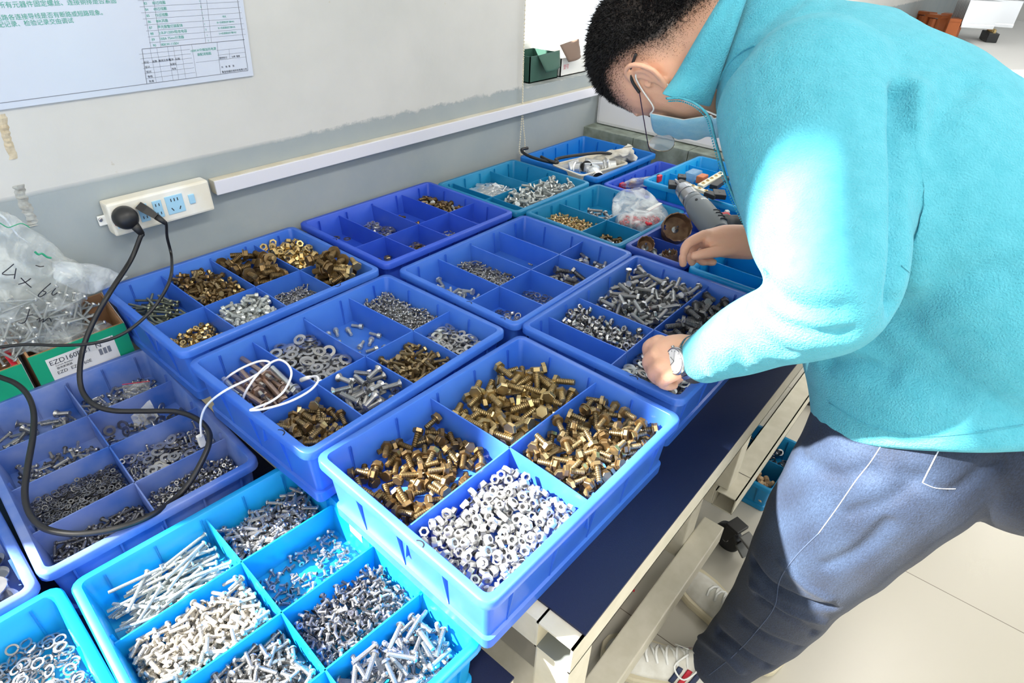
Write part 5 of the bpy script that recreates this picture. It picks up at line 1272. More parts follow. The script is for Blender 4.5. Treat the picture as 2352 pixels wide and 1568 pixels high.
wtext('100KW中频加热电源', .559, 1.1905, .0052, M_gtxt, align='CENTER'); wtext('装配流程图', .559, 1.1835, .0052, M_gtxt, align='CENTER')
wtext('青岛恒越机电科技有限公司', .584, 1.1505, .0042, M_dtxt); wtext('图样标记', .585, 1.1745, .0038, M_dtxt); wtext('比例  重量', .609, 1.1745, .0036, M_dtxt); wtext('共    张  第    张', .585, 1.159, .0038, M_dtxt)
for k, s_ in enumerate(('批准','审核','校对','设计','标记')): wtext(s_, .4525, 1.1505+.0075*k, .0042, M_dtxt)
wtext('处数', .4665, 1.1805, .0042, M_dtxt); wtext('更改文件号', .477, 1.1805, .0042, M_dtxt); wtext('签字', .495, 1.1805, .0040, M_dtxt); wtext('日期', .506, 1.1805, .0040, M_dtxt); wtext('标准化', .495, 1.1735, .0036, M_dtxt); wtext('批准', .496, 1.166, .0036, M_dtxt)
wtext('检查所有元器件固定螺丝、连接铜排是否紧固', .262, 1.2715, .0088, M_gtxt)
wtext('制电路各连接导线是否有断路或短路现象。', .262, 1.2560, .0082, M_gtxt)
wtext('装配记录、检验记录交由调试', .262, 1.2475, .0082, M_gtxt)
# trunking
tr_ = empty('cable_trunking', (0,0,0), label='long white plastic cable trunking along the wall above the boxes', cat='cable trunking')
MB().bbox(.512, 1.872, WY-.020, WY, .9385, .966, .0015).build('channel', mat('trunking_side', lin((206,202,190)), .5, c2=lin((196,188,168)), nscale=20), tr_)
MB().bbox(.512, 1.872, WY-.0232, WY-.019, .9375, .9655, .0015).build('cover', mat('trunking_cover', lin((214,214,222)), .35), tr_)
# tape remnants on the wall
tp = mat('old_tape', lin((196,184,160)), .6, c2=lin((176,160,132)), nscale=90)
def tape(pxs, w_, label, m=tp):
    S = spline([np.array([*on_wall(u, v)]) for u, v in pxs], 6); b = MB(); v = []; f = []; r = random.Random(len(pxs))
    for k, p in enumerate(S):
        a, c_ = w_*r.uniform(.7, 1.15), w_*r.uniform(.7, 1.15); h = r.uniform(.0006, .0022)
        v += [(p[0]-a, WY-.0002, p[1]), (p[0]-a*.3, WY-h, p[1]), (p[0]+c_*.4, WY-h*.8, p[1]), (p[0]+c_, WY-.0002, p[1])]
    for k in range(len(S)-1):
        for j in range(3): f.append((4*k+j, 4*k+j+1, 4*k+5+j, 4*k+4+j))
    b.add(v, f); tag(b.build('tape_remnant', m), label, 'tape')
tape([(4,262),(12,300),(22,335),(32,365)], .006, 'torn strip of yellowed tape below the poster at the left')
tape([(42,425),(50,455),(62,480),(72,505),(76,520)], .008, 'crumpled clear tape remnant on the grey band left of the power strip', mat('clear_tape', lin((176,178,174)), .4, c2=lin((150,148,140)), nscale=90))
# power strip with two plugs
ps = empty('power_strip', (0,0,0), label='white power strip on the wall with pale blue sockets and two black plugs', cat='power strip')
PX0, PX1, PZ0, PZ1, PY = .3155, .497, .9155, .9745, WY-.032
MB().bbox(PX0, PX1, PY, WY-.001, PZ0, PZ1, .004).build('housing', mat('ivory_plastic', lin((232,231,226)), .35, c2=lin((222,216,200)), nscale=14), ps)
M_sky = mat('pale_blue_plate', lin((158,202,228)), .4)
def pface(pts): return [(on_wall(u, v, PY)[0], PY-.0012, on_wall(u, v, PY)[1]) for u, v in pts]
def plate(c0, c1, name='socket_plate', t=.0014):
    a = on_wall(*c0, PY); c_ = on_wall(*c1, PY); x0, x1 = sorted((a[0], c_[0])); z0, z1 = sorted((a[1], c_[1]))
    return x0, x1, z0, z1, MB().bbox(x0, x1, PY-t, PY+.001, z0, z1, .0009).build(name, M_sky, ps)
def slot(x, z, w_, h_, a=0, par=None):
    b = MB(); c_, s_ = math.cos(a), math.sin(a); v = []
    for y in (PY-.0017, PY-.0005):
        for dx, dz in ((-w_,-h_),(w_,-h_),(w_,h_),(-w_,h_)): v.append((x+dx*c_-dz*s_, y, z+dx*s_+dz*c_))
    b.add(v, [(0,1,2,3),(0,4,5,1),(1,5,6,2),(2,6,7,3),(3,7,4,0)]); b.build('slot', M_slot, par)
def PLT(xc, wd, z0=.925, z1=.963): return MB().bbox(xc-wd/2, xc+wd/2, PY-.0014, PY+.001, z0, z1, .0009).build('socket_plate', M_sky, ps)
def uv2x(u, v): return on_wall(u, v, PY)
for (u, v), wd in (((285,497),.030), ((330,487),.016), ((362,475),.016)):
    x = uv2x(u, v)[0]; o = PLT(x, wd, .929, .961)
    for z in (.937, .953): slot(x-.003, z, .0007, .0025, 0, o); slot(x+.003, z, .0007, .0025, 0, o)
x4 = uv2x(401, 464)[0]; o = PLT(x4, .032, .929, .963)
for dx in (-.006, 0, .006): slot(x4+dx, .955, .0008, .0028, 0, o)
slot(x4-.007, .938, .0009, .0032, .5, o); slot(x4+.007, .938, .0009, .0032, -.5, o)
xs_ = uv2x(438, 449)[0]; MB().bbox(xs_-.0055, xs_+.0055, PY-.003, PY+.001, .939, .957, .0015).build('switch', M_sky, ps)
xl = uv2x(259, 499)[0]; MB().box(xl-.0008, xl+.0008, PY-.0004, PY+.0005, .9355, .9395).build('indicator', M_redst, ps)
b = MB(); b.bbox(PX0-.012, PX0+.002, WY-.006, WY-.002, .931, .949, .002); b.build('mounting_ear', M_white, ps)
b = MB(); b.M = Matrix.Translation((PX0-.008, WY-.007, .943)) @ Matrix.Rotation(PI/2, 4, 'X'); b.lathe([(.0035,-.001),(.0035,.0012),(.002,.002)], 10); b.build('screw', M_steel, ps)
def plug_round(u, v, label):
    x, z = on_wall(u, v, PY-.018); root = empty('power_plug', (0,0,0), label=label, cat='plug')
    b = MB(); b.M = Matrix.Translation((x, PY-.002, z)) @ Matrix.Rotation(PI/2, 4, 'X')
    b.lathe([(.0195,.0),(.0205,.004),(.0200,.012),(.0172,.020),(.012,.0255),(.006,.028),(.0001,.0285)], 32); b.build('plug_body', M_black, root, smooth=True)
    a = np.array([x+.006, PY-.018, z-.010]); c_ = np.array([x+.012, PY-.026, z-.030])
    MB().tube([a, a*.5+c_*.5, c_], [.0085,.0072,.0052], 12).build('strain_relief', M_black, root, smooth=True); return c_
end1 = plug_round(293, 503, 'large round black plug at the left end of the power strip')
def plug_flat(u, v, label):
    x, z = on_wall(u, v, PY-.012); root = empty('power_plug', (0,0,0), label=label, cat='plug')
    a = np.array([x-.006, PY-.001, z+.008]); c_ = np.array([x+.008, PY-.026, z-.010]); e = np.array([x+.016, PY-.036, z-.022])
    MB().tube([a, a*.6+c_*.4, c_], [.0115,.0112,.008], 4, flat=.8).build('plug_body', M_black, root)
    MB().tube([c_, c_*.5+e*.5, e], [.0062,.0052,.0038], 10).build('strain_relief', M_black, root, smooth=True); return e
end2 = plug_flat(338, 484, 'small flat black plug in the second socket of the power strip')
# cables
def cable(pts, r, m, name, label, n=8):
    S = spline(pts, 8); o = MB().tube(S, r, n).build(name, m, smooth=True); return tag(o, label, 'cable')
cz = lambda *q: [onz(u, v, z) for u, v, z in q]
cable([end1+np.array([-.002,.006,.008]), end1]+[ony(322,545,1.135), ony(300,598,1.13)]+cz((252,672,.865),(214,740,.83),(191,800,.80),(183,860,.775),(191,902,.757),(218,930,.748),(262,943,.742),(330,944,.74),(405,945,.742),(452,962,.745),(479,990,.748),(478,1025,.742),(455,1075,.728),(430,1115,.715),(402,1145,.712),(352,1180,.724),(300,1203,.728),(240,1219,.728),(170,1226,.73),(105,1214,.733),(70,1182,.737),(57,1135,.742),(64,1070,.75),(76,1000,.757),(77,945,.762),(62,905,.766),(35,880,.77),(0,866,.773),(-60,845,.775)),
      .0042, M_black, 'power_cable', 'thick black cable looping from the round plug over the worn blue box')
cable([end2+np.array([-.003,.006,.004]), end2]+[ony(384,545,1.14), ony(394,590,1.135)]+cz((391,640,.89),(362,695,.862),(322,738,.845),(275,770,.834),(215,788,.826),(140,793,.822),(60,791,.82),(0,797,.818),(-60,805,.815)),
      .0026, M_black, 'power_cable', 'thin black cable hanging from the small plug and running left over the cartons')
wc = tag(MB().tube(spline(cz((463,1003,.735),(461,968,.765),(474,932,.80),(515,898,.837),(575,868,.84),(612,845,.842),(619,832,.842),(598,829,.842),(562,842,.838),(528,862,.83),(508,882,.80)), 8), .0017, 8).build('white_cable', M_whitec, smooth=True), 'thin white charging cable ending in a plug above the washers, crossing two blue boxes', 'cable')
MB().bbox(-.005, .005, -.0035, .0035, -.012, .010, .0015).build('connector', M_white, wc).matrix_world = Matrix.Translation(onz(462,1010,.722))
wc2 = tag(MB().tube(spline(cz((556,930,.80),(562,905,.82),(585,868,.842),(612,840,.845),(640,826,.846),(662,838,.846),(669,862,.846),(652,898,.845),(622,922,.842),(588,936,.838),(576,942,.838),(610,938,.84),(665,922,.842),(710,898,.842),(730,876,.842),(727,864,.84),(708,866,.83)), 8), .0017, 8).build('white_cable', M_whitec, smooth=True), 'thin white cable lying in loops over the anchor bolts compartment', 'cable')
MB().tube(cz((712,866,.832),(704,868,.826),(692,873,.82)), [.0028,.0034,.0036], 8).build('connector', M_white, wc2, smooth=True)
# bead chain of the blind
def chain():
    b = MB(); pts = []
    A = [(1.466,1.182,2.3), (1.4675,1.182,1.2), (1.472,1.182,.98), (1.4665,1.180,.88), (1.463,1.180,.835), (1.468,1.180,.818), (1.480,1.180,.815), (1.490,1.180,.826), (1.489,1.181,.86), (1.481,1.182,.90), (1.474,1.183,.98), (1.4705,1.184,1.2), (1.469,1.184,2.3)]
    S = spline(A, 60); acc = 1; last = S[0]
    for p in S:
        acc = np.linalg.norm(p-last)
        if acc >= .0068: pts.append(p); last = p
    v0, f0 = ell((0,0,0), (.0023,.0023,.0026), None, 6, 5)
    for p in pts: b.add([(x+p[0], y+p[1], z+p[2]) for x, y, z in v0], f0)
    b.tube(pts, .0006, 4)
    tag(b.build('blind_chain', mat('ivory_beads', lin((214,206,184)), .5)), 'ivory bead chain of the window blind hanging beside the window', 'blind chain')
chain()
# ---------------------------------------------------------------- on the window sill
M_dgreen = mat('dark_green_card', lin((44,84,72)), .6); M_bcard = mat('dark_brown_card', lin((120,100,88)), .8)
def open_carton(name, x0, x1, y0, y1, z0, z1, m, inside, label, th=.003):
    r_ = empty(name, (0,0,0), label=label, cat='box'); b = MB()
    b.box(x0,x1,y0,y1,z0,z0+th); b.box(x0,x1,y0,y0+th,z0,z1); b.box(x0,x1,y1-th,y1,z0,z1); b.box(x0,x0+th,y0,y1,z0,z1); b.box(x1-th,x1,y0,y1,z0,z1)
    b.build('carton', m, r_); return r_
gb = open_carton('green_carton', 1.555, 1.70, 1.225, 1.33, SILL, SILL+.075, M_dgreen, None, 'dark green open carton with a hanging flap on the window sill')
def flap_(par, pts, m, name='flap', bow=.0):
    v = [np.array(p) for p in pts]; b = MB(); n = 8; vs = []; f = []
    for k in range(n+1):
        t = k/n
        for s in range(n+1):
            q = s/n; p = (v[0]*(1-q)+v[1]*q)*(1-t)+(v[3]*(1-q)+v[2]*q)*t; p = p+np.array([0,-1,0])*bow*math.sin(PI*q)*math.sin(PI*t*.5); vs.append(p)
    for k in range(n):
        for s in range(n): f.append((k*(n+1)+s, k*(n+1)+s+1, (k+1)*(n+1)+s+1, (k+1)*(n+1)+s))
    b.add(vs, f); o = b.build(name, m, par, smooth=True); so = o.modifiers.new('t', 'SOLIDIFY'); so.thickness = .0018; return o
flap_(gb, [(1.59,1.224,1.08),(1.70,1.224,1.085),(1.675,1.200,1.045),(1.60,1.197,1.035)], M_dgreen, bow=.012)
pb = open_carton('printed_carton', 1.715, 1.86, 1.225, 1.33, SILL, SILL+.055, M_paper, None, 'white printed carton with pink lettering on the sill beside the green one')
Mx = Matrix.Translation((1.728, 1.2245, SILL+.022)) @ Matrix.Rotation(PI/2, 4, 'X'); text_mesh('型号', .016, 'lettering', mat('pink_print', lin((225,140,150)), .5), pb, Mx)
flap_(pb, [(1.70,1.224,1.10),(1.80,1.224,1.11),(1.79,1.203,1.06),(1.72,1.200,1.052)], M_bcard, bow=.010)
tag(MB().bbox(1.50, 1.95, 1.335, 1.40, SILL+.0, SILL+.10, .01).build('foam_packaging', M_white), 'white foam packaging block at the back of the window sill', 'packaging')
# ---------------------------------------------------------------- pale board on the ledge
MB_ = MB().bbox(1.895, 1.925, .25, 1.186, .836, .952, .012); bo = MB_.build('glossy_panel', mat('gloss_white', lin((224,222,224)), .12, coat=.5)); tag(bo, 'long glossy white panel lying on edge along the tiled ledge', 'panel')
# ---------------------------------------------------------------- cartons at the left end of the wall
M_cardi = mat('carton_inside', lin((150,112,80)), .9)
def tilt_carton(x0, x1, y0, y1, z0, zf, zb, label, lab=False, name='cardboard_carton'):
    r_ = empty(name, (0,0,0), label=label, cat='carton'); t = .0035
    def panel(a, b_, c_, d_, m, nm='wall_panel', nrm=(0,1,0)):
        n_ = np.array(nrm)*t; P4 = [np.array(q, float) for q in (a,b_,c_,d_)]; v = P4+[p+n_ for p in P4]
        return mesh_obj(nm, v, [(0,1,2,3),(7,6,5,4),(0,4,5,1),(1,5,6,2),(2,6,7,3),(3,7,4,0)], m, r_)
    panel((x0,y0,z0),(x1,y0,z0),(x1,y0,zf),(x0,y0,zf), M_green, 'printed_front', (0,-1,0))
    panel((x0,y0,z0),(x1,y0,z0),(x1,y0,zf),(x0,y0,zf), M_card, 'front_panel', (0,1,0))
    panel((x0,y1,z0),(x1,y1,z0),(x1,y1,zb),(x0,y1,zb), M_cardi, 'back_panel', (0,-1,0))
    panel((x1,y0,z0),(x1,y1,z0),(x1,y1,zb),(x1,y0,zf), M_card, 'side_panel', (-1,0,0))
    panel((x0,y0,z0),(x0,y1,z0),(x0,y1,zb),(x0,y0,zf), M_card, 'side_panel', (1,0,0))
    panel((x1+.0003,y0,z0),(x1+.0003,y1,z0),(x1+.0003,y1,zb),(x1+.0003,y0,zf), M_paper, 'side_print', (.2,0,0))
    MB().box(x0,x1,y0,y1,z0,z0+.004).build('bottom_panel', M_cardi, r_); return r_
ca = tilt_carton(.117, .2675, 1.1225, 1.190, .6165, .7755, .812, 'open green-fronted carton with a white label, holding the bag of screws')
# the label on the green front
fy = 1.1225-.0036
b = MB(); b.add([(.137,fy,.700),(.243,fy,.700),(.243,fy,.762),(.137,fy,.762)], [(0,1,2,3)]); lb = b.build('paper_label', M_paper, ca)
def ctext(s, x, z, size, m=M_dtxt): return text_mesh(s, size, 'lettering', m, lb, Matrix.Translation((x, fy-.0003, z)) @ Matrix.Rotation(PI/2, 4, 'X'), 'LEFT', .00005)
ctext('EZD160E 31  N', .140, .7485, .0125); ctext('x1', .233, .755, .009); ctext('Circuit Breaker', .147, .7435, .0042); ctext('塑壳断路器', .147, .7375, .0048); ctext('EZD  EZD160E', .145, .728, .0085)
b = MB()
for k in range(3): b.box(.214+.007*k, .219+.007*k, fy-.0006, fy-.0002, .733, .745)
b.build('drawing', M_line, lb)
cb_ = tilt_carton(-.06, .1065, 1.1225, 1.190, .6165, .770, .812, 'second green-fronted carton half out of view at the left edge')
mesh_obj('red_insert', [(.095,1.126,.768),(.106,1.126,.764),(.100,1.19,.815),(.090,1.19,.812),(.095,1.127,.70),(.106,1.127,.70)], [(0,1,2,3),(0,4,5,1)], M_redst, cb_)
# ---------------------------------------------------------------- plastic bags
def film(name, c, alpha, rough=.18, c2=None):
    m = mat(name, c, rough, alpha=alpha, bump=.8, bscale=50, spec=.8)
    N = m.node_tree.nodes; L = m.node_tree.links; b = N['Principled BSDF']
    n = N.new('ShaderNodeTexNoise'); n.inputs['Scale'].default_value = 28; n.inputs['Detail'].default_value = 5; n.inputs['Distortion'].default_value = 1.2
    tc = N.new('ShaderNodeTexCoord'); L.new(tc.outputs['Object'], n.inputs['Vector'])
    r = N.new('ShaderNodeMapRange'); r.inputs['From Min'].default_value = .42; r.inputs['From Max'].default_value = .66; r.inputs['To Min'].default_value = alpha*.6; r.inputs['To Max'].default_value = min(1, alpha*2.1)
    L.new(n.outputs['Fac'], r.inputs[0]); L.new(r.outputs[0], b.inputs['Alpha']); return m
M_film = film('clear_film', lin((222,226,222)), .22); M_milk = film('milky_film', lin((222,228,232)), .34)
from mathutils import noise as mnoise
def pillow(name, rows, m, label, cat='plastic bag', nz=.006, seed=0, parent=None, n=26):
    """rows: (left point, right point, half depth, depth direction) from bottom to top"""
    R_ = spline([np.r_[a, b_, [h]] for a, b_, h in rows], 5); v = []; f = []; K = len(R_)
    for r in R_:
        a, b_, h = r[:3], r[3:6], r[6]; c = (a+b_)/2; e = (b_-a)/2; dn = np.cross(e/np.linalg.norm(e), [0,0,1.]) if abs(e[2]) < .8*np.linalg.norm(e) else np.array([0,-1.,0]); dn /= np.linalg.norm(dn)
        for i in range(n):
            q = 2*PI*i/n; p = c+e*math.cos(q)+dn*h*math.copysign(abs(math.sin(q))**.8, math.sin(q))
            w_ = mnoise.noise_vector(Vector(p)*38+Vector((seed,0,0)))*nz+mnoise.noise_vector(Vector(p)*90+Vector((seed,5,0)))*nz*.45; v.append(p+np.array(w_))
    for k in range(K-1):
        for i in range(n): j = (i+1) % n; f.append((k*n+i,k*n+j,(k+1)*n+j,(k+1)*n+i))
    f += [tuple(range(n-1,-1,-1)), tuple((K-1)*n+i for i in range(n))]
    o = mesh_obj(name, v, f, m, parent, smooth=True)
    if label: tag(o, label, cat)
    return o
Y_ = 1.150
def wl(u, v, y=Y_): return ony(u, v, y)
bag = pillow('plastic_bag', [(wl(-60,800),wl(150,795),.018),(wl(-80,760),wl(182,752),.030),(wl(-80,700),wl(192,700),.034),(wl(-70,660),wl(200,672),.033),(wl(-60,620),wl(205,625),.028),(wl(-40,580),wl(150,588),.020),(wl(-20,545),wl(108,550),.014),(wl(-30,510),wl(60,520),.009),(wl(-40,480),wl(20,494),.006)], M_film, 'big clear plastic bag of long screws marked 4 x 60, standing in the carton', nz=.007)
pillow('loose_corner', [(wl(120,600),wl(122,640),.004),(wl(200,604),wl(196,676),.006),(wl(255,620),wl(238,664),.005),(wl(292,636),wl(280,648),.003)], M_milk, None, nz=.004, seed=3, parent=bag)
MB().tube([wl(-30,470,1.13), wl(10,500,1.13), wl(40,540,1.13), wl(70,560,1.13)], [.006,.005,.004,.002], 8, flat=.4).build('twisted_top', M_milk, bag, smooth=True)
gl = mat('green_bag_print', lin((40,150,110)), .5)
MB().tube(spline([wl(0,512,1.12), wl(18,522,1.12), wl(32,518,1.12), wl(50,513,1.12), wl(68,522,1.12)], 4), .0008, 5).build('green_seal', gl, bag)
def strokes(par, S, y=1.112, r=.0008, m=M_ink, name='handwriting'):
    for s in S: MB().tube(spline([wl(u, v, y) for u, v in s], 5), r, 5).build(name, m, par)
strokes(bag, [[(32,606),(18,618),(5,628)],[(5,629),(16,631),(34,630)],[(37,616),(33,640)],[(48,638),(60,650),(72,660)],[(71,639),(58,648),(42,653)],[(117,650),(100,665),(88,678),(94,681),(106,672),(98,668)],[(128,662),(120,672),(122,678),(132,672)],[(68,710),(60,735),(52,742),(42,741)],[(62,725),(76,722)],[(84,735),(92,730),(90,738),(100,732),(98,740),(112,730),(118,738)],[(82,609),(92,612),(101,611)]])
MB().tube(spline([wl(80,578,1.113), wl(88,584,1.113), wl(96,582,1.113), wl(108,590,1.113), (wl(118,592,1.113))], 5), .0016, 5).build('green_lettering', gl, bag)
# long screws in the bag: each one a thing of its own
sr = random.Random(11); me_l = hw('bag_screw', mats=[mat('silvery_zinc', (.75,.75,.72), .3, .8), M_zinct, M_slot], build=lambda b: panscrew(b,.0078,.003,.0042,.060))
for k in range(95):
    o = bpy.data.objects.new('long_zinc_screw', me_l); col.objects.link(o)
    x = sr.uniform(.085, .225); z = .775+abs(sr.gauss(0, .038)); z = min(z, .865); y = sr.uniform(1.132, 1.168)
    q = Matrix.Rotation(sr.uniform(0, PI), 4, 'Y') @ Matrix.Rotation(sr.gauss(0, .25), 4, 'X')
    o.matrix_world = Matrix.Translation((x, y, z)) @ q; tag(o, 'long zinc screw inside the clear plastic bag at the left', 'screw', 'long screws in the plastic bag')
pillow('plastic_bag', [(wl(85,815,1.14),wl(150,815,1.14),.016),(wl(80,800,1.14),wl(262,790,1.14),.022),(wl(120,770,1.14),wl(262,755,1.14),.02),(wl(190,745,1.14),wl(245,738,1.14),.010)], M_film, 'small cloudy plastic bag lying in the corner of the green-fronted carton', nz=.005, seed=9)
def flatbag(name, pts, z, m, label, strip=None, items=0):
    P4 = [onz(u, v, zz) for (u, v), zz in zip(pts, z)]; n = 12; v = []; f = []
    for s in (1, -1):
        for i in range(n+1):
            for j in range(n+1):
                a, b_ = i/n, j/n; p = (P4[0]*(1-a)+P4[1]*a)*(1-b_)+(P4[3]*(1-a)+P4[2]*a)*b_; h = .0045*math.sin(PI*a)*math.sin(PI*b_)*s
                p = p+np.array([0,0,h])+np.array(mnoise.noise_vector(Vector(p)*60))*.0025; v.append(p)
    W_ = n+1
    for s in (0, 1):
        for i in range(n):
            for j in range(n): q = (s*W_*W_+i*W_+j, s*W_*W_+(i+1)*W_+j, s*W_*W_+(i+1)*W_+j+1, s*W_*W_+i*W_+j+1); f.append(q)
    o = mesh_obj(name, v, f, m, smooth=True); tag(o, label, 'zip bag')
    if strip: MB().tube([P4[0]*.97+P4[3]*.03+np.array([0,0,.003]), P4[1]*.93+P4[2]*.07+np.array([0,0,.003])], .0010, 5, flat=.4).build('red_zip_strip', strip, o)
    return o
flatbag('zip_bag', [(282,885),(345,876),(340,905),(283,915)], [.70,.70,.672,.672], M_film, 'little zip bag with a red strip in the worn blue box', M_redst)
flatbag('zip_bag', [(300,955),(345,918),(368,965),(310,985)], [.69,.705,.67,.665], M_film, 'clear empty zip bag on end in the second compartment of the worn box')
flatbag('zip_bag', [(90,1090),(180,1048),(190,1062),(95,1100)], [.665,.665,.66,.66], M_film, 'flat clear zip bag of small screws in the left part of the worn box')
# ---------------------------------------------------------------- far boxes: tray, tubing, bags, drill, hole saws
tray = empty('white_tray', (0,0,0), label='small cream plastic tray lying in the far azure box', cat='tray')
tc4 = [onz(u, v, .825) for u, v in ((1282,372),(1352,356),(1432,378),(1362,398))]
cc = sum(tc4)/4; e1 = (tc4[1]-tc4[0]+tc4[2]-tc4[3])/2; trz = math.atan2(e1[1], e1[0])
def tray_mesh():
    b = MB(); L, W = .205, .125; b.M = Matrix.Translation((cc[0], cc[1], .772)) @ Matrix.Rotation(trz, 4, 'Z')
    for pr, fl in (([(0,.050,.012),(0,.053,.012),(.006,.053,.010),(.013,.004,.010)], False), ([(0,.050,.012),(.005,.0495,.010),(.011,0,.010)], True)):
        rings = [[(x,y,z) for x,y in rrect(L,W,i,r)] for i,z,r in pr]; n = len(rings[0]); v = sum(rings, []); f = []
        for k in range(len(rings)-1):
            for i in range(n): j = (i+1) % n; q = (k*n+i,k*n+j,(k+1)*n+j,(k+1)*n+i); f.append(q if not fl else q[::-1])
        last = tuple((len(rings)-1)*n+i for i in range(n)); f.append(last if not fl else last[::-1]); b.add(v, f)
    autosmooth(b.build('tray_shell', mat('cream_plastic', lin((214,208,194)), .4), tray), 50)
tray_mesh()
TM = Matrix.Translation((cc[0], cc[1], .776)) @ Matrix.Rotation(trz, 4, 'Z')
def connector(x, y, rz, label, tilt=1.2):
    r_ = empty('metal_connector', (0,0,0), label=label, cat='connector'); r_.matrix_world = TM @ Matrix.Translation((x, y, .034)) @ Matrix.Scale(1.9, 4) @ Matrix.Rotation(rz, 4, 'Z') @ Matrix.Rotation(tilt, 4, 'X')
    b = MB(); b.lathe([(.008,-.022),(.010,-.020),(.0105,-.004),(.013,-.003),(.013,.006),(.011,.007),(.011,.016),(.009,.016),(.009,.008)], 22); b.build('shell', M_alu, r_, smooth=False)
    MB().bbox(-.015,.015,-.015,.015,.0,.003,.001).build('flange', M_alu, r_)
    b = MB(); b.lathe([(.009,-.0225),(.009,-.0215),(.0001,-.0215)], 16); b.build('insert', M_black, r_)
for x, y, rz, tl, lab in ((-.05,.02,.3,1.3,'round aluminium connector at the left of the cream tray'), (.0,-.005,1.9,2.0,'aluminium connector with square flange in the middle of the cream tray'), (.045,-.02,.9,1.4,'aluminium connector at the right of the cream tray'), (-.02,-.03,2.7,1.5,'aluminium connector with dark mouth at the front of the cream tray')): connector(x, y, rz, lab, tl)
tag(MB().tube(spline(cz((1212,340,.85),(1198,344,.85),(1210,356,.845),(1245,368,.84),(1278,374,.84)), 8), .0045, 10).build('black_tube', M_black, smooth=True), 'bent black tube hanging over the corner of the far azure box', 'tube')
tag(MB().tube(spline(cz((1243,360,.843),(1262,369,.843),(1281,373,.84),(1277,366,.845),(1300,360,.848),(1345,354,.85),(1380,351,.85),(1408,354,.848)), 8), [.0045]*56+[.004], 10).build('heat_shrink_tubing', M_black, smooth=True), 'long black shrink tubing lying across the cream tray', 'tube')
pillow('paper_wrapping', [(onz(1368,384,.80),onz(1455,372,.80),.02),(onz(1365,372,.82),onz(1460,362,.82),.03),(onz(1385,360,.84),onz(1455,348,.845),.02),(onz(1395,352,.85),onz(1450,336,.868),.008)], mat('white_wrapping', lin((222,220,212)), .7, c2=lin((190,184,170)), nscale=30), 'crumpled white wrapping in the far azure box behind the tray', 'wrapping', nz=.014, seed=4)
rb = pillow('plastic_bag', [(onz(1412,518,.785),onz(1500,520,.785),.03),(onz(1408,505,.80),onz(1530,500,.80),.042),(onz(1406,485,.815),onz(1533,487,.815),.04),(onz(1408,460,.83),onz(1515,462,.83),.03),(onz(1422,442,.845),onz(1495,444,.845),.018),(onz(1440,436,.855),onz(1478,432,.855),.008)], M_milk, 'milky plastic bag of red pieces lying in the teal box', nz=.004, seed=6)
MB().tube([onz(1488,482,.862), onz(1518,466,.862)], .0045, 4, flat=.1).build('paper_strip', M_paper, rb)
_a, _b = onz(1486,484,.866), onz(1518,467,.866); _d = _n(_b-_a); _u = _n(np.cross(np.cross(_d, -_n(ray(1500,475))), _d)*-1); _u = _u if _u[2] > 0 else -_u; _w = np.cross(_d, _u)
text_mesh('CC TERMINAL', .0085, 'lettering', M_redst, rb, Matrix([[_d[i], _u[i], _w[i], (_a+_w*.003-_u*.003)[i]] for i in range(3)]+[[0,0,0,1]]))
rs = random.Random(5)
for k in range(110):
    u = rs.uniform(1425, 1515); v = rs.uniform(500, 516)-abs(u-1465)*.05; p = onz(u, v, rs.uniform(.782, .802))
    o = bpy.data.objects.new('red_terminal', HW['redcap'][1]); col.objects.link(o); o.matrix_world = Matrix.Translation(p) @ Euler_(rs).to_4x4() @ Matrix.Scale(1.35, 4); tag(o, 'red terminal piece inside the milky plastic bag', 'terminal', 'red terminals in the milky bag')
pillow('plastic_bag', [(onz(1425,425,.80),onz(1500,425,.80),.015),(onz(1432,418,.815),onz(1520,412,.815),.02),(onz(1470,412,.83),onz(1525,402,.83),.012)], M_milk, 'pinkish plastic bag bunched between the violet-blue and bright blue boxes', nz=.007, seed=8)
for (u, v, z, c_, lab) in ((1452,424,.80,M_card,'small tan card scrap in the violet-blue box'), (1430,428,.795,M_redst,'small red plastic scrap in the violet-blue box'), (1512,410,.84,M_red,'small red cap lying on the plastic bag')):
    p = onz(u, v, z); tag(MB().bbox(p[0]-.010,p[0]+.010,p[1]-.007,p[1]+.007,p[2]-.008,p[2]+.010,.002).build('scrap_piece', c_), lab, 'scrap')
# terminal strips in the bright blue box
def strip(a, b_, w_, h_, m, holes, label, name='terminal_strip', end=None):
    a = np.array(a); b_ = np.array(b_); d = b_-a; L = np.linalg.norm(d); d /= L; r_ = empty(name, (0,0,0), label=label, cat='terminal strip')
    z = np.array([0,0,1.]); s = _n(np.cross(z, d)); z = np.cross(d, s)
    Mx = Matrix([[d[i], s[i], z[i], a[i]] for i in range(3)]+[[0,0,0,1]]); r_.matrix_world = Mx
    MB().bbox(0, L, -w_, w_, -h_, h_, .0015).build('bar', m, r_)
    for k in range(holes):
        x = L*(k+.7)/(holes+.4); b = MB(); b.M = Matrix.Translation((x,0,h_)); b.lathe([(.0045,0),(.0045,.002),(.0028,.002),(.0028,-.0005)], 12); b.build('screw_terminal', M_gold, r_)
    if end:
        for x in (-.012, L-.012): MB().bbox(x, x+.030, -w_*1.5, w_*1.5, -h_*1.6, h_*1.2, .002).build('end_block', M_dark, r_)
M_ivory = mat('ivory_bar', lin((222,218,198)), .45)
strip(onz(1608,428,.862), onz(1660,398,.872), .009, .004, M_ivory, 5, 'ivory terminal strip with brass screws pointing up beside the drill chuck')
strip(onz(1566,420,.872), onz(1632,446,.868), .008, .004, M_ivory, 4, 'ivory terminal strip with dark end blocks across the bright blue box', end=True)
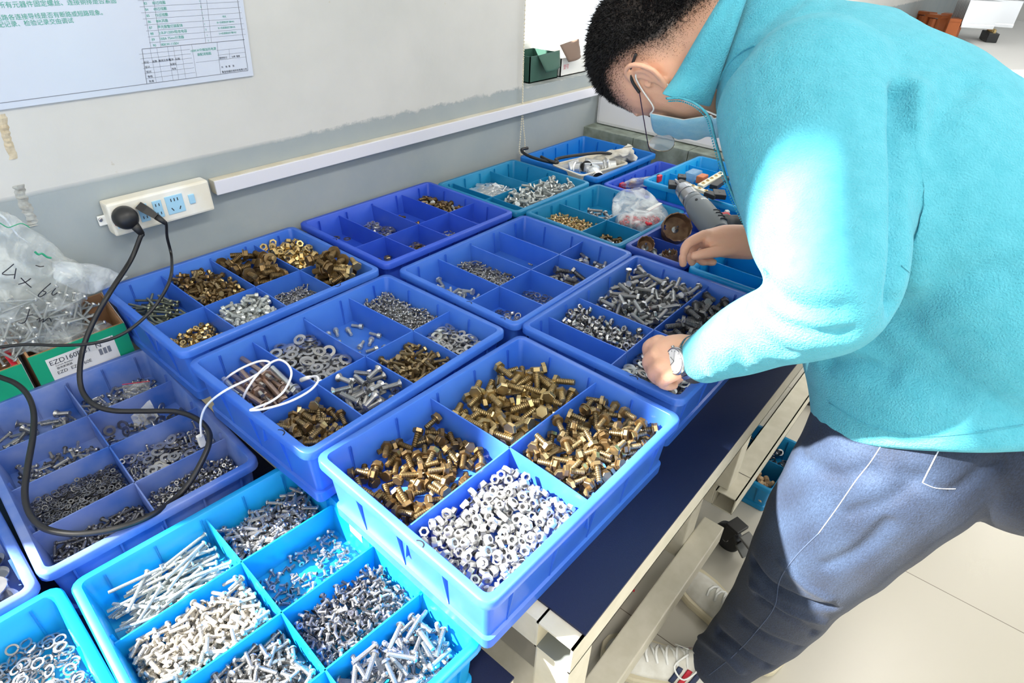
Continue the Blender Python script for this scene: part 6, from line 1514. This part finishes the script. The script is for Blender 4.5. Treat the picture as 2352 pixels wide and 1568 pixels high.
strip(onz(1638,430,.862), onz(1668,408,.866), .010, .006, M_dark, 0, 'black plastic bar behind the drill in the bright blue box')
for (u, v, z, s_, lab) in ((1548,424,.865,.020,'square black plastic block left of the drill bit'), (1566,408,.866,.015,'small black plastic block above the drill bit'), (1652,446,.868,.021,'black plastic block right of the drill chuck')):
    p = onz(u, v, z); r_ = empty('plastic_block', p, .5, label=lab, cat='plastic block'); MB().bbox(-s_,s_,-s_*.7,s_*.7,-.006,.006,.002).build('block', M_dark, r_); b = MB(); b.M = Matrix.Translation((0,0,.006)); b.lathe([(.003,0),(.003,.0004),(.0001,.0004)], 12); b.build('hole', M_slot, r_)
p = onz(1590,408,.84); tag(MB().bbox(p[0]-.022,p[0]+.03,p[1]-.016,p[1]+.016,p[2]-.01,p[2]+.018,.006).build('clear_case', mat('clear_blue_plastic', lin((150,190,215)), .15, alpha=.5)), 'clear plastic case with an orange end in the bright blue box', 'case')
p = onz(1612,412,.85); tag(MB().bbox(p[0]-.018,p[0]+.018,p[1]-.010,p[1]+.010,p[2]-.008,p[2]+.012,.003).build('orange_block', mat('orange_brown', lin((196,110,60)), .5)), 'orange-brown block beside the clear case in the bright blue box', 'block')
# power drill
def drill():
    a = onz(1563,427,.906); b_ = onz(1650,534,.872); d = _n(b_-a); L = np.linalg.norm(b_-a)
    s = _n(np.array([.75,-.66,.0])-d*np.dot([.75,-.66,0], d)); up_ = np.cross(d, s); up_ = up_ if up_[2] > 0 else -up_
    r_ = empty('power_drill', (0,0,0), label='grey power drill lying across the bright blue box, chuck toward the wall', cat='drill')
    r_.matrix_world = Matrix([[s[i], up_[i], d[i], a[i]] for i in range(3)]+[[0,0,0,1]])
    M_dg = mat('drill_grey', lin((118,124,128)), .42); M_ch = mat('chuck_metal', (.35,.35,.36), .28, .9); M_gr = mat('grip_rubber', lin((52,52,54)), .55)
    b = MB(); b.lathe([(.0025,-.030),(.0030,-.028),(.0030,.004)], 10); b.build('drill_bit', M_steel, r_, smooth=True)
    b = MB(); b.lathe([(.006,.0),(.012,.004),(.0185,.014),(.020,.030),(.0205,.036),(.0188,.037),(.0188,.040),(.021,.041),(.0215,.062),(.019,.064)], 24); autosmooth(b.build('chuck', M_ch, r_), 30)
    k = L/.19
    b = MB(); b.lathe([(.018,.062),(.0215,.068),(.0225,.078),(.0218,.080),(.0245,.088),(.027,.110),(.0275,.15),(.0265,.180),(.022,.196),(.010,.202)], 28); b.v = [(x*1.02, y*1.06, z) for x, y, z in b.v]; autosmooth(b.build('motor_housing', M_dg, r_), 30)
    for kx in range(4):
        b = MB(); a0 = math.radians(62+0*kx); z = .150+.011*kx
        pts = [(.0282*math.cos(q), .0294*math.sin(q), z+.006*(q-1.1)) for q in np.linspace(.75, 1.55, 6)]; b.tube(pts, .0022, 6, flat=.5); b.build('vent_slot', M_slot, r_)
    for z_, aa in ((.092,.9),(.100,2.1),(.178,.6)): 
        b = MB(); b.M = Matrix.Translation((.0268*math.cos(aa), .028*math.sin(aa), z_)) @ Matrix.Rotation(aa, 4, 'Z') @ Matrix.Rotation(PI/2, 4, 'Y'); b.lathe([(.003,-.001),(.003,.001),(.0001,.001)], 10); b.build('case_screw', M_slot, r_)
    b = MB(); pts = []
    v = []; f = []
    for i, q in enumerate(np.linspace(.95, 1.75, 6)):
        for z_ in (.100,.140): v.append((.0268*math.cos(q), .0280*math.sin(q), z_))
    for i in range(5): f.append((2*i, 2*i+1, 2*i+3, 2*i+2))
    b.add(v, f); b.build('rating_label', M_paper, r_)
    grip = [np.array([.018,.0,.165]), np.array([.05,-.002,.160]), np.array([.09,-.006,.166]), np.array([.135,-.010,.178]), np.array([.15,-.012,.182])]
    MB().tube(spline(grip, 5), [.021]*4+[.0175]*6+[.0175]*6+[.019]*5, 14, flat=.85).build('grip', M_gr, r_, smooth=True)
    MB().bbox(.034,.056,-.006,.006,.128,.147,.003).build('trigger', M_red, r_)
    MB().bbox(.052,.062,-.005,.005,.118,.128,.003).build('lock_button', M_white, r_)
    MB().tube(spline([(.15,-.012,.182),(.19,-.02,.19),(.23,-.05,.18)], 5), .004, 8).build('drill_cord', M_black, r_, smooth=True)
drill()
M_rust = mat('rusty_steel', lin((112,84,66)), .5, .5, c2=lin((150,122,96)), nscale=60)
def hole_saw(u, v, z, R_, h_, dirn, label):
    p = onz(u, v, z); d = _n(np.array(dirn)); s = _n(np.cross(d, [0,0,1.01])); t = np.cross(d, s)
    r_ = empty('hole_saw', (0,0,0), label=label, cat='hole saw'); r_.matrix_world = Matrix([[s[i], t[i], d[i], p[i]] for i in range(3)]+[[0,0,0,1]])
    n = 48; v_ = []; f = []
    for rr_, zz in ((R_*.93,-h_*.95),(R_*.93,0),(R_,0),(R_,-h_)):
        for i in range(n):
            a = 2*PI*i/n; tooth = (.003 if i % 4 in (0,) else (.0015 if i % 4 == 1 else -.001)) if zz == 0 else 0
            v_.append((rr_*math.cos(a), rr_*math.sin(a), zz+tooth))
    for k in range(3):
        for i in range(n): j = (i+1) % n; f.append((k*n+i,k*n+j,(k+1)*n+j,(k+1)*n+i))
    f += [tuple(range(n)), tuple(3*n+i for i in range(n-1,-1,-1))]
    mesh_obj('cup', v_, f, M_rust, r_)
    b = MB(); b.lathe([(.008,-h_*.95),(.008,-h_*.8),(.0035,-h_*.78),(.003,.002),(.0004,.006)], 12); b.build('pilot_bit', M_steel, r_)
    b = MB(); b.lathe([(.006,-h_-.018),(.006,-h_)], 8); b.build('arbor', M_steeld, r_)
hole_saw(1556,521,.835,.034,.030,(-.62,-.45,.62),'large rusty hole saw with a pilot bit beside the drill')
hole_saw(1484,560,.832,.0185,.026,(-.6,-.35,.72),'small brown hole saw facing the viewer in the dark blue box')
hole_saw(1538,580,.820,.0165,.028,(-.1,.2,.95),'small worn hole saw standing by the fingertips')
# ---------------------------------------------------------------- under the table
def bin_(x, y, rz, m, label):
    root = parts_box('bin%g' % x, [(x-.12,y+.08),(x+.12,y+.08),(x+.12,y-.08),(x-.12,y-.08)], .10, .26, .17, m, label, (.0,), (), h=.098, fl=.02, rz=rz, cen=(x, y)); return root
bin_(1.53, .245, .0, M_teal, 'teal bin on the floor under the table holding tan plugs and dark washers')
kr = random.Random(4)
for k in range(40):
    me_k = HW['was10'][1] if False else None
    break
tanp = hw('plug', mats=[mat('tan_plastic', lin((205,172,132)), .6)], build=lambda b: b.lathe([(.006,-.008),(.008,-.006),(.008,.006),(.006,.008)], 8))
for k in range(46):
    o = bpy.data.objects.new('tan_plug', tanp); col.objects.link(o); o.matrix_world = Matrix.Translation((kr.uniform(1.415,1.515), kr.uniform(.18,.31), .03+kr.random()*.045)) @ Euler_(kr).to_4x4(); tag(o, 'tan plastic plug heaped in the teal bin on the floor', 'plug', 'tan plugs in the floor bin')
for k in range(40):
    o = bpy.data.objects.new('dark_washer', hw('dw', mats=[M_steeld], build=lambda b: washer(b,.011,.007,.002,14)) if k == 0 else dwm); dwm = o.data; col.objects.link(o)
    o.matrix_world = Matrix.Translation((kr.uniform(1.545,1.64), kr.uniform(.18,.31), .03+kr.random()*.04)) @ Euler_(kr).to_4x4(); tag(o, 'dark spring washer in the teal bin on the floor', 'washer', 'dark washers in the floor bin')
wb = empty('wire_bundle', (0,0,0), label='white and red wire bundle on the floor under the table', cat='wires')
for k in range(9):
    a = onz(1405+kr.uniform(-8,8), 1365+kr.uniform(-10,10), .02); e = onz(1440+kr.uniform(-10,12), 1340+kr.uniform(-15,15), .03+.03*kr.random()); m_ = (a+e)/2+np.array([kr.uniform(-.02,.02), kr.uniform(-.02,.02), .02])
    MB().tube(spline([a, m_, e], 5), .003, 6).build('wire', M_white if k % 3 else M_red, wb, smooth=True); MB().tube([e, e+(e-m_)*.25], .0035, 6).build('red_sleeve', M_red, wb, smooth=True)
# ---------------------------------------------------------------- room behind the person
wk = empty('workbench', (0,0,0), label='long white workbench far behind the person at the right', cat='workbench')
MB().bbox(4.6, 9.8, -1.9, .98, .71, .75, .01).build('bench_top', mat('bench_white', lin((236,236,236)), .5), wk)
for x in (4.7, 9.6):
    for y in (-1.8, .9): MB().bbox(x, x+.06, y, y+.06, 0, .71, .004).build('leg', M_cream, wk)
MB().bbox(7.6, 9.6, -1.85, -.2, .751, .86, .01).build('raised_shelf', mat('bench_grey', lin((214,216,218)), .5), wk)
M_cop = mat('copper_orange', lin((190,106,60)), .4, .3)
for k, (u, v) in enumerate(((2135,8),(2160,14),(2185,12),(2208,22))):
    p = onz(u, v, .90); p = p*[.82,.82,1]; r_ = empty('copper_coil', (p[0], p[1], .752), kr.random(), label='%s orange-brown coil frame standing on the far white workbench' % ('leftmost','second','third','rightmost')[k], cat='coil'); r_.scale = (.85,.85,.85)
    for dx in (-.08, .08): MB().bbox(dx-.015, dx+.015, -.05, .05, 0, .2, .004).build('upright', M_cop, r_)
    MB().bbox(-.1, .1, -.05, .05, .17, .2, .004).build('crossbar', M_cop, r_)
    b = MB(); b.M = Matrix.Translation((0,0,.09)); b.lathe([(.03,-.07),(.055,-.07),(.055,.07),(.03,.07)], 16); b.build('coil', M_cop, r_)
for k, (u, v) in enumerate(((2240,30),(2285,28))):
    p = onz(u, v, .87); r_ = empty('heat_sink', (p[0]*.82, p[1]*.82, .862), .4, label='%s pale finned heat sink on the far workbench shelf' % ('left','right')[k], cat='heat sink')
    MB().bbox(-.18, .18, -.12, .12, 0, .03, .004).build('base', M_alu, r_)
    for j in range(9): MB().box(-.17+.04*j, -.16+.04*j, -.12, .12, .03, .2).build('fin', M_alu, r_)
p = onz(2270,88,.77); r_ = empty('terminal_block', (p[0], p[1], .751), .3, label='dark terminal block with brass studs on the near part of the far workbench', cat='terminal block')
MB().bbox(-.14,.14,-.04,.04,0,.07,.006).build('base', M_dark, r_)
for j in range(5): b = MB(); b.M = Matrix.Translation((-.11+.055*j,0,.07)); b.lathe([(.012,0),(.012,.02),(.006,.03)], 8); b.build('stud', M_gold, r_)
